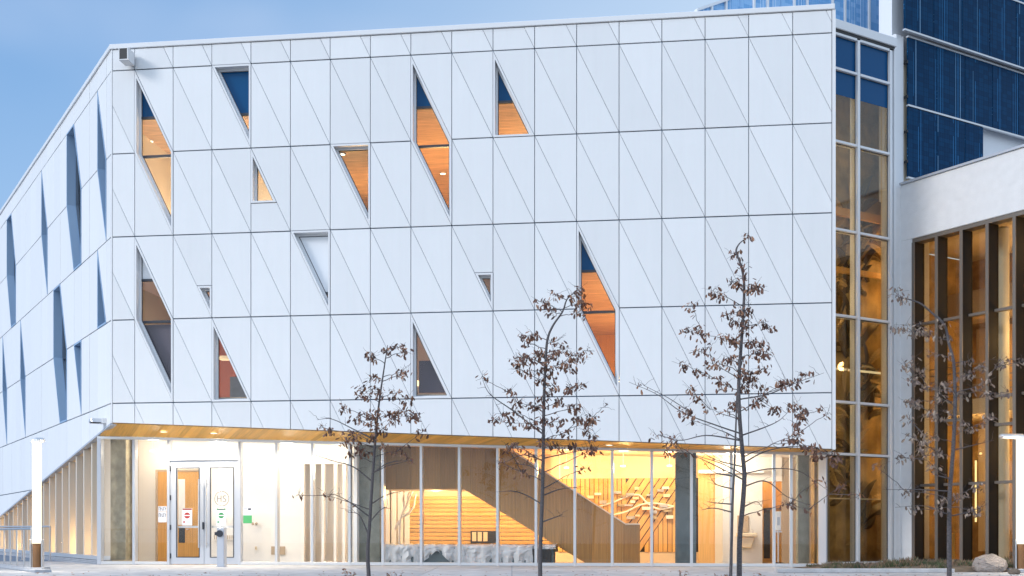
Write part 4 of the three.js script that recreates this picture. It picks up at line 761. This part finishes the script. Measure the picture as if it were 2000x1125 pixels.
// planting at the foot of the tower and wing
const bedTop = (x, z) => 0.03 + 0.05 * fbm(x * 0.8, z * 0.8, 3, 3) + 0.08 * sstep(x, 6.5, 9.5);
{
  const m = new MB(I), X0 = 6.1, X1 = 12.5, n = 40, k = 26, zf = (x) => -22.6 + 0.12 * Math.sin(x * 1.7), zb = (x) => -25.6 - Math.min(1.2, Math.max(0, (x - 6.8) * 0.6));
  const p = (i, j) => { const x = lerp(X0, X1, i / n), z = lerp(zf(x), zb(x), j / k), e = Math.min(1, Math.min(i, j, n - i) / 2.5); return [x, 0.004 + Math.max(0, bedTop(x, z)) * e, z]; };
  for (let i = 0; i < n; i++) for (let j = 0; j < k; j++) { const q = [p(i, j), p(i + 1, j), p(i + 1, j + 1), p(i, j + 1)]; m.face(q, q.map(([a, , c]) => [a, c])); }
  tag(m.build('planting_bed', M.soil, scene), 'brown planting bed along the foot of the glass tower', 'planting bed', null, 'structure');
  // grass tufts
  const blade = new MB(I); blade.face([[-0.004, 0, 0], [0.004, 0, 0], [0.003, 0.09, 0.012], [0, 0.16, 0.04], [-0.003, 0.09, 0.012]], [[0, 0], [1, 0], [1, 1], [0, 1], [0, 0]]);
  const gm = std([1, 1, 1], 0.8), N = 9000, im = new THREE.InstancedMesh(blade.geo(), gm, N), o = new THREE.Object3D(), col = new THREE.Color(); let c = 0;
  while (c < N) {
    const x = rnd(6.35, 12), z = lerp(-22.75, -25.6, rnd()), dens = fbm(x * 1.4, z * 1.4, 8, 3); if (dens < -0.02 + rnd(0.3) - (z < -24.5 ? 0.05 : 0)) continue;
    o.position.set(x, bedTop(x, z) - 0.01, z); o.rotation.set(rnd(-0.5, 0.5), rnd(6.28), rnd(-0.5, 0.5)); o.scale.set(1.2, rnd(0.3, 0.9) * (0.35 + 2.6 * Math.max(0, fbm(x * 1.1 + 5, z * 1.1, 6, 2) + 0.15)), 1.2); o.updateMatrix(); im.setMatrixAt(c, o.matrix);
    const dry = fbm(x * 2.2, z * 2.2, 2, 2) + rnd(-0.25, 0.25) + (z < -24.3 ? 0.15 : -0.05); if (dry > 0) col.setRGB(0.30 * rnd(0.7, 1.1), 0.23 * rnd(0.7, 1), 0.13); else col.setRGB(0.075 * rnd(0.7, 1.4), 0.10 * rnd(0.7, 1.3), 0.05); im.setColorAt(c, col); c++;
  }
  im.name = 'grass'; scene.add(im); tag(im, 'mixed green and dry straw coloured grass growing in the planting bed', 'grass', null, 'stuff');
  // rocks
  const rock = (name, label, px, d, sx, sy, sz, rgb, sd) => {
    const cuts = [...Array(9)].map((_, i) => { const v = new THREE.Vector3(rnd(-1, 1), i < 3 ? rnd(0.3, 1) : rnd(-0.4, 0.8), rnd(-0.3, 1)).normalize(); return [v.x, v.y, v.z, rnd(0.66, 0.86)]; });
    const g = new THREE.IcosahedronGeometry(1, 9), p = g.attributes.position; for (let i = 0; i < p.count; i++) { let x = p.getX(i), y = p.getY(i), z = p.getZ(i); const k = 1 + 0.34 * fbm(x * 1.3 + sd, y * 1.3, z * 1.3 + sd, 2) + 0.10 * fbm(x * 5, y * 5, z * 5 + sd, 4); x *= k; y *= k; z *= k; for (const [a, b, c, e] of cuts) { const q = x * a + y * b + z * c - e; if (q > 0) { x -= q * a; y -= q * b; z -= q * c; } } p.setXYZ(i, x * sx, y * sy, z * sz); }
    g.computeVertexNormals(); const t = thing(name, label, 'rock', [(px - 1000) * d / FOC, 0, -d], sd);
    const mm = new THREE.MeshStandardMaterial({ map: concreteTex(rgb, sd * 7, 0.35, [1, 1]), bumpMap: tex(128, 128, (x, y) => Array(3).fill(0.5 + fbm(x * 16, y * 16, sd, 4)), [0.5, 0.5], false), bumpScale: 0.035, roughness: 0.95 }); const b = mesh('stone_body', g, mm, t); b.position.y = sy * 0.62; return t;
  };
  rock('boulder', 'large pale grey boulder beside the right lamp', 1934, 22.6, 0.31, 0.23, 0.3, [0.36, 0.31, 0.28], 1.3);
  rock('boulder', 'small dark brown rock at the foot of the tower glazing', 1674, 24.0, 0.17, 0.10, 0.14, [0.12, 0.09, 0.075], 4.7);
  rock('boulder', 'small tan stone right of the big boulder by the lamp plinth', 1981, 21.4, 0.11, 0.07, 0.09, [0.32, 0.25, 0.19], 2.9);
  rock('boulder', 'low tan stone in the grass left of the big boulder', 1886, 23.4, 0.16, 0.06, 0.13, [0.30, 0.24, 0.18], 6.1);
  tag(new MB(I).box(5.0, 8.35, 0, 0.075, -22.5, -22.2, 0.012).build('bed_kerb', M.pave[2], scene), 'pale kerb stone in front of the grass bed', 'kerb', null, 'structure');
}

// ------------------------------------------------------------------ lamps and handrails
function lightColumn(label, px, d, capTurn, capLen, baseY) {
  const H = EYE + (HOR - 858) * 23.3 / FOC, L = thing('light_column', label, 'lamp', [(px - 1000) * d / FOC, 0, -d], 0, null);
  new MB(I).box(-0.19, 0.19, 0, 0.07, -0.19, 0.19, 0.012).build('plinth', M.plinth, L);
  const g = new THREE.CylinderGeometry(0.088, 0.088, H - 0.60, 24); const m = mesh('light_tube', g, M.tubeGlow, L); m.position.y = 0.54 + (H - 0.60) / 2;
  new MB(I).tube([[0, 0.07, 0], [0, 0.54, 0]], 0.08, 16).build('timber_core', M.core, L);
  for (const s of [-1, 1]) new MB(I).box(s * 0.112 - 0.014, s * 0.112 + 0.014, 0.07, 0.62, -0.05, 0.05, 0.004).build('side_post', M.steel, L);
  const cap = mesh('cap', new THREE.CylinderGeometry(0.11, 0.115, 0.05, 28), M.alu, L); cap.position.y = H - 0.035; 
  const v = mesh('visor', new THREE.CapsuleGeometry(0.05, capLen, 6, 16), M.alu, cap); v.rotation.set(0, 0, Math.PI / 2); v.rotation.order = 'YXZ'; v.rotation.y = capTurn; v.scale.z = 2; v.position.set(Math.cos(capTurn) * capLen * 0.5, 0.02, -Math.sin(capTurn) * capLen * 0.5);
  for (const y of [0.8, 1.4, 2.0, 2.4]) for (const a of [0.7, -0.7 + Math.PI]) lamp(L, [Math.cos(a) * 0.13, y, Math.sin(a) * 0.13 + 0.02], 1.0, SOFT);
  return L;
}
lightColumn('glowing tubular light column beside the handrail and left glazing', 72, 23.3, 0.4, 0.10);
lightColumn('glowing tubular light column with long cap beside the big boulder', 1994, 22.4, Math.PI, 0.36);
function handrail(label, pts, h) {
  const P = pts.map(([px, d]) => new THREE.Vector3((px - 1000) * d / FOC, 0, -d)), b = P[0], t = thing('handrail', label, 'handrail', b.toArray());
  const R = P.map((p) => p.clone().sub(b)); new MB(I).tube([[R[0].x, h - 0.22, R[0].z], ...R.map((p) => [p.x, h, p.z])], 0.024, 10).build('top_rail', M.steel, t);
  for (let i = 0; i < R.length - 1; i++) { const n = Math.max(1, Math.round(R[i].distanceTo(R[i + 1]) / 1.15)); for (let k = 0; k <= n; k++) { if (k === n && i < R.length - 2) continue; const p = R[i].clone().lerp(R[i + 1], k / n); new MB(I).tube([[p.x, 0, p.z], [p.x, h, p.z]], 0.02, 8).build('post', M.steel, t); mesh('foot_plate', new THREE.CylinderGeometry(0.06, 0.06, 0.012, 14), M.steel, t).position.set(p.x, 0.007, p.z); } }
}
handrail('steel handrail running back along the left edge from the lamp', [[62, 24.6], [-40, 34]], 0.84);
handrail('steel handrail farther back in front of the flank glazing', [[98, 31.6], [-60, 33.5]], 0.92);
tag(new MB(frame(...[(40 - 1000) * 23.6 / FOC, 0, -23.6], -0.55, -0.835, -0.835, 0.55)).box(-1.6, 14, 0, 0.05, -0.25, 0.05, 0.01).build('edge_kerb', M.plinth, scene), 'grey kerb carrying the left handrail', 'kerb', null, 'structure');

// ------------------------------------------------------------------ young oaks with brown winter leaves
const leafShape = (() => {
  const half = [[0.004, 0], [0.010, 0.012], [0.022, 0.026], [0.014, 0.036], [0.030, 0.052], [0.017, 0.062], [0.024, 0.078], [0.010, 0.088], [0, 0.104]];
  return half;
})();
function addLeaf(m, x, y, z, s, rx, ry, rz) {
  const e = new THREE.Matrix4().compose(new THREE.Vector3(x, y, z), new THREE.Quaternion().setFromEuler(new THREE.Euler(rx, ry, rz, 'YXZ')), new THREE.Vector3(s, s, s)), v = (a, b) => new THREE.Vector3(a, -b, 0.5 * Math.abs(a) + 2.2 * b * b).applyMatrix4(e).toArray();
  for (let i = 0; i < leafShape.length - 1; i++) for (const k of [1, -1]) {
    const [a, b] = leafShape[i], [c, d] = leafShape[i + 1], A = v(0, b), Bq = v(k * a, b), C = v(k * c, d), D = v(0, d);
    m.face(k > 0 ? [A, D, C, Bq] : [A, Bq, C, D], [[0, 0], [1, 0], [1, 1], [0, 1]]);
  }
}
function oak(label, d, trunk, clusters, opt = {}) {
  const ground = -0.3, k = d / FOC, X0 = (trunk[0][0] - 1000) * k, t = thing('oak_sapling', label, 'tree', [X0, ground, -d]);
  const at = (px, py, z = 0) => [(px - 1000) * k - X0, EYE + (HOR - py) * k - ground, z];
  const path = [[0, 0, 0], ...trunk.map(([a, b]) => at(a, b))], r0 = opt.r ?? 0.033;
  const curve = new THREE.CatmullRomCurve3(path.map((p) => new THREE.Vector3(...p)), false, 'centripetal').getPoints(70);
  new MB(I).tube(curve.map((v) => v.toArray()), (s) => r0 * (1 - s) ** 0.8 + 0.0055, 9).build('trunk', M.bark, t);
  if (opt.second) new MB(I).tube([[opt.second[0][0] * 0, 0, 0.0], ...opt.second.map(([a, b]) => at(a, b, 0.12))].slice(1).map((q) => q), (s) => 0.03 * (1 - 0.7 * s), 8).build('second_stem', M.bark, t);
  const nodes = curve.filter((_, i) => i > 12).map((v) => ({ p: v, g: 0, trunk: true }));
  const list = clusters.map(([px, py, n]) => { const q = at(px, py), y = q[1], near = curve.reduce((a, v) => Math.abs(v.y - y) < Math.abs(a.y - y) ? v : a), dx = q[0] - near.x; return { p: new THREE.Vector3(q[0], q[1], rnd(-1, 1) * (0.12 + 0.75 * Math.abs(dx))), n: n ?? 9, dist: Math.abs(dx) }; }).sort((a, b) => a.dist - b.dist);
  const branch = new MB(I), mats = opt.pale ? M.leavesLampLit : M.leaves, leaf = mats.map(() => new MB(I));
  const twig = (a, b, ra, rb, sag) => { const mid = a.clone().lerp(b, 0.5); mid.y += sag; const c = new THREE.QuadraticBezierCurve3(a, mid, b).getPoints(6); c.forEach((v, i) => { if (i && i < 6) { v.x += rnd(-0.012, 0.012); v.y += rnd(-0.012, 0.012); v.z += rnd(-0.012, 0.012); } }); branch.tube(c.map((v) => v.toArray()), (s) => lerp(ra, rb, s), 5); return c; };
  for (const c of list) {
    let best = null, cost = 1e9;
    for (const q of nodes) { const dx = c.p.x - q.p.x, dy = c.p.y - q.p.y, dz = c.p.z - q.p.z, h = Math.hypot(dx, dz), e = Math.hypot(h, dy) + Math.max(0, -dy) * 1.2 + Math.abs(dy - h * 0.38) * 0.7 + (q.trunk ? 0 : 0.06) + q.g * 0.03; if (e < cost) { cost = e; best = q; } }
    const len = best.p.distanceTo(c.p), pts = twig(best.p, c.p, Math.min(0.014, 0.0038 + 0.0048 * len + (best.trunk ? 0.002 : 0)), 0.0035, 0.06 * len * rnd(-0.6, 1.2));
    for (const v of pts.slice(2)) nodes.push({ p: v, g: best.g + 1 });
    for (let i = 0; i < 4; i++) { const e = c.p.clone().add(new THREE.Vector3(rnd(-0.19, 0.19), rnd(-0.08, 0.17), rnd(-0.16, 0.16))); twig(c.p, e, 0.003, 0.0016, 0); }
    const n = Math.round(c.n * rnd(0.8, 1.2) * 1.8 * (opt.dense ?? 1));
    for (let i = 0; i < n; i++) {
      const a = rnd(6.283), rr = 0.115 * Math.sqrt(rnd()) , s = rnd(0.5, 0.98); addLeaf(leaf[Math.floor(rnd(3))], c.p.x + Math.cos(a) * rr, c.p.y + rnd(-0.07, 0.075), c.p.z + Math.sin(a) * rr, s, rnd(-1.0, 0.9), rnd(6.283), rnd(-0.9, 0.9));
    }
    for (let i = 0; i < 2; i++) { const v = pts[Math.floor(rnd(2, 6))]; if (c.n > 3) addLeaf(leaf[Math.floor(rnd(3))], v.x + rnd(-.03, .03), v.y, v.z + rnd(-.03, .03), rnd(0.55, 1), rnd(-0.8, 0.8), rnd(6.28), rnd(-0.8, 0.8)); }
  }
  for (const line of opt.bare ?? []) { const P = line.map(([a, b], i) => new THREE.Vector3(...at(a, b, (i / line.length) * rnd(-0.5, 0.5)))), c = new THREE.CatmullRomCurve3(P).getPoints(18); branch.tube(c.map((v) => v.toArray()), (s) => 0.011 * (1 - s) + 0.0028, 5); for (let i = 5; i < 18; i += 3) { const v = c[i], e = v.clone().add(new THREE.Vector3(rnd(-0.2, 0.2), rnd(-0.05, 0.16), rnd(-0.15, 0.15))); twig(v, e, 0.0038, 0.0018, 0.02); } }
  branch.build('branches', M.bark, t);
  leaf.forEach((m, i) => m.build('crown', mats[i], t));
}
const T1 = [[720, 1125], [718, 1080], [722, 1020], [727, 940], [733, 860], [740, 790], [750, 720], [757, 674]];
oak('smallest oak sapling with brown leaves, in front of the grey lobby column', 19.5, T1,
  [[756, 681], [783, 677], [790, 684, 6], [726, 699], [783, 725], [795, 731, 6], [728, 734], [704, 761], [712, 772], [736, 757], [741, 770], [771, 766], [792, 775], [677, 800], [692, 817, 13], [711, 804], [736, 806, 13], [730, 822], [762, 808, 13], [783, 800], [805, 802], [799, 812], [774, 822, 12], [632, 833, 7], [624, 830, 3], [736, 832], [688, 844], [822, 842, 6], [670, 860], [694, 860], [725, 854, 12], [707, 878], [777, 880, 7], [800, 898, 5], [750, 868, 7], [599, 970, 3], [645, 970, 4], [690, 888], [745, 842]],
  { bare: [[[722, 1010], [690, 985], [660, 968], [640, 966]], [[724, 985], [752, 968], [790, 960]], [[726, 940], [690, 912], [650, 900], [618, 890]], [[727, 925], [760, 905], [800, 900]], [[720, 1045], [700, 1005], [676, 1000]], [[733, 860], [690, 838], [640, 815], [612, 816]], [[720, 1022], [745, 995], [760, 992]]] });
const T2 = [[1055, 1125], [1055, 1080], [1058, 1000], [1061, 900], [1062, 800], [1065, 720], [1070, 660], [1080, 636], [1099, 608], [1108, 584], [1126, 568]];
oak('oak sapling with bent top and brown leaves, middle one in front of the stair', 19.3, T2,
  [[1087, 578], [1057, 591, 7], [1070, 586, 7], [1078, 606, 7], [1129, 569, 13], [1120, 580], [1133, 592], [1131, 618, 7], [1145, 598, 6], [1044, 655, 12], [1031, 663], [1026, 656], [1087, 667], [1104, 676], [1010, 710], [1031, 703, 12], [1052, 690, 14], [1078, 693, 14], [1112, 702], [1133, 697], [1146, 689, 7], [1065, 714, 14], [1095, 712], [1112, 723, 12], [1014, 727], [1052, 742, 13], [1078, 753], [1070, 765], [1133, 749, 7], [1112, 761], [997, 774], [1010, 786, 12], [1006, 800], [1044, 791, 14], [1060, 783], [1091, 785, 13], [1121, 796, 13], [1159, 812], [1150, 822, 12], [980, 804, 7], [967, 821, 5], [1001, 830, 8], [1035, 828, 13], [1065, 822, 13], [1091, 825, 14], [1125, 825, 12], [1150, 840], [1104, 845, 12], [1155, 853, 7], [941, 741, 3], [1017, 923, 7], [1042, 890, 7], [1145, 912, 6], [1147, 885], [993, 878, 8], [1010, 868], [1085, 870, 12], [1062, 862, 11], [1120, 868], [1160, 880, 5], [985, 905, 4], [1180, 795, 2], [1076, 730], [1040, 722], [1020, 690]],
  { bare: [[[1058, 985], [1030, 968], [1000, 960], [975, 962]], [[1060, 968], [1095, 955], [1140, 950]], [[1062, 900], [1020, 890], [985, 905]], [[1058, 1020], [1085, 1010], [1100, 1005]], [[1061, 930], [1040, 912], [1005, 905]], [[1062, 895], [1110, 885], [1165, 875]], [[1063, 850], [1000, 800], [955, 770], [942, 742]]], dense: 1.05 });
const T3 = [[1444, 1125], [1445, 1050], [1451, 983], [1454, 928], [1451, 893], [1444, 804], [1443, 753], [1447, 684], [1452, 612], [1453, 548], [1447, 518], [1438, 490], [1444, 476], [1461, 463]];
oak('tallest oak sapling with two stems and brown leaves, right of the blue column', 19, T3,
  [[1462, 460, 5], [1437, 494, 9], [1447, 522, 6], [1454, 544, 6], [1439, 556], [1425, 552, 4], [1484, 556], [1464, 567], [1475, 560], [1405, 578, 10], [1388, 574], [1362, 584, 7], [1443, 608, 14], [1460, 603, 13], [1413, 620], [1432, 633], [1464, 628, 12], [1494, 629], [1507, 636], [1341, 644], [1366, 642], [1383, 648], [1413, 663, 12], [1439, 663, 16], [1430, 672], [1469, 667, 16], [1486, 676, 12], [1473, 693, 15], [1494, 697, 12], [1362, 684], [1375, 688, 5], [1345, 706], [1388, 714], [1409, 706], [1375, 721], [1430, 697, 13], [1443, 727, 14], [1464, 727, 15], [1494, 719], [1473, 740, 13], [1405, 736], [1417, 748], [1456, 757, 16], [1499, 757], [1516, 757, 12], [1533, 748], [1571, 736], [1562, 742, 5], [1358, 753, 6], [1362, 774, 8], [1439, 790, 14], [1473, 787, 13], [1497, 778], [1524, 795, 13], [1546, 795, 12], [1567, 800], [1554, 817, 13], [1328, 806, 7], [1334, 815], [1349, 826, 4], [1294, 842, 6], [1324, 851, 4], [1253, 759, 3], [1588, 806, 3], [1618, 808, 3], [1528, 859], [1554, 866], [1571, 876, 12], [1596, 887, 13], [1608, 905, 12], [1611, 935], [1636, 952, 8], [1654, 970, 4], [1571, 982, 6], [1581, 995, 4], [1590, 872], [1625, 890, 6], [1559, 850], [1545, 985, 6], [1540, 838, 7], [1300, 872, 8], [1322, 880, 7], [1345, 876, 6], [1389, 795, 3], [1415, 805, 4], [1450, 700, 10], [1455, 645, 9]],
  { r: 0.041, dense: 0.95, second: [[1424, 1140], [1425, 1100], [1428, 983], [1432, 901], [1435, 820], [1436, 772]],
    bare: [[[1444, 846], [1400, 832], [1330, 805], [1285, 770], [1229, 745]], [[1450, 850], [1490, 836], [1515, 825], [1550, 800]], [[1451, 905], [1500, 880], [1560, 872], [1620, 885]], [[1453, 925], [1510, 915], [1560, 920], [1620, 960]], [[1452, 912], [1400, 900], [1365, 885]], [[1430, 930], [1395, 920], [1370, 895]], [[1430, 955], [1400, 945], [1385, 930]], [[1454, 950], [1490, 940], [1540, 970], [1580, 990]], [[1452, 990], [1480, 980], [1490, 990]], [[1428, 1000], [1395, 992], [1375, 996]], [[1430, 985], [1400, 982], [1380, 980]], [[1445, 780], [1500, 770], [1560, 745], [1610, 728]], [[1444, 860], [1380, 850], [1330, 858], [1290, 845]]] });
const T4 = [[1854, 1125], [1854, 1010], [1855, 964], [1861, 887], [1865, 807], [1865, 755], [1862, 704], [1853, 670], [1845, 636], [1819, 610], [1798, 593], [1776, 585], [1756, 581]];
oak('oak sapling with drooping tip and brown leaves painted lamp lit, in front of the bronze windows', 20, T4,
  [[1755, 566, 4], [1755, 580, 6], [1768, 584, 4], [1759, 640, 7], [1776, 653], [1789, 636, 8], [1750, 645, 4], [1805, 650], [1819, 653, 7], [1836, 632, 5], [1850, 657, 8], [1789, 700, 8], [1786, 712, 6], [1810, 696, 4], [1813, 720, 6], [1845, 700, 3], [1887, 706, 6], [1917, 713, 8], [1930, 712, 6], [1947, 715, 8], [1960, 718, 4], [1785, 743, 8], [1774, 748, 5], [1819, 751, 9], [1834, 758, 8], [1850, 750, 7], [1887, 734, 7], [1896, 730, 5], [1913, 751, 8], [1938, 768, 8], [1924, 760, 6], [1994, 758, 7], [1763, 787, 7], [1793, 785, 10], [1805, 780, 6], [1819, 773, 8], [1845, 777, 9], [1879, 768, 7], [1768, 820, 7], [1793, 813, 10], [1823, 815, 10], [1853, 807, 7], [1887, 837, 8], [1913, 824, 6], [1881, 826, 6], [1793, 849, 9], [1783, 853, 8], [1819, 854, 9], [1805, 866, 9], [1832, 881, 9], [1783, 887, 9], [1758, 893, 7], [1740, 900, 5], [1728, 909, 5], [1811, 915, 7], [1897, 952, 7], [1876, 965, 5], [1789, 958, 6], [1838, 976, 8], [1881, 972, 5], [1884, 998, 8], [1895, 1002, 5], [1783, 995, 5], [1826, 995, 8], [1815, 960, 5], [1918, 815, 6]],
  { r: 0.038, pale: true, bare: [[[1854, 1005], [1835, 1000], [1815, 988], [1760, 990]], [[1856, 1008], [1890, 1000], [1940, 982]], [[1856, 935], [1830, 925], [1800, 905]], [[1860, 880], [1900, 870], [1940, 860]], [[1858, 960], [1800, 957], [1735, 955]]] });

// a few fallen leaves on the paving
{ const m = new MB(I); for (let i = 0; i < 150; i++) { const x = rnd(-9, 9), z = -20.4 - 4.6 * rnd() * rnd(); addLeaf(m, x, 0.012, z, rnd(0.5, 1.0), Math.PI / 2 + rnd(-0.25, 0.1), rnd(6.28), 0); } tag(m.build('fallen_leaves', M.leaves[1], scene), 'scattered brown fallen leaves on the pale paving', 'fallen leaves', null, 'stuff'); }
// dry shrubs whose tops reach into view at the lower edge
const shrub = (label, px, d, h, n) => {
  const s = thing('dry_shrub', label, 'shrub', [(px - 1000) * d / FOC, -0.3, -d]), st = new MB(I), lf = new MB(I);
  for (let i = 0; i < n; i++) { const a = rnd(6.28), sp = rnd(0.04, 0.2), H = h * rnd(0.65, 1.05), c = [[Math.cos(a) * 0.03, 0, Math.sin(a) * 0.03], [Math.cos(a) * sp * 0.5, H * 0.5, Math.sin(a) * sp * .5], [Math.cos(a) * sp, H, Math.sin(a) * sp]]; st.tube(c, (t) => 0.006 * (1 - 0.6 * t), 5); for (let k = 0; k < 6; k++) { const t = rnd(0.45, 1), q = [Math.cos(a) * sp * t, H * t, Math.sin(a) * sp * t]; addLeaf(lf, q[0], q[1] + 0.02, q[2], rnd(0.35, 0.65), rnd(-1.4, 1.4), rnd(6.28), rnd(-1.5, 1.5)); } }
  st.build('stems', M.bark, s); lf.build('foliage', M.leaves[1], s);
};
shrub('dry twiggy shrub left of the smallest sapling trunk', 686, 19.3, 0.44, 12); shrub('dry twiggy shrub right of the smallest sapling trunk', 772, 19.3, 0.42, 14);
shrub('dry twiggy shrub below the blue column', 1329, 19, 0.44, 12); shrub('dry twiggy shrub left of the tallest sapling stems', 1408, 19, 0.40, 12); shrub('dry twiggy shrub right of the tallest sapling trunk', 1476, 19, 0.38, 10);

renderer.render(scene, camera);
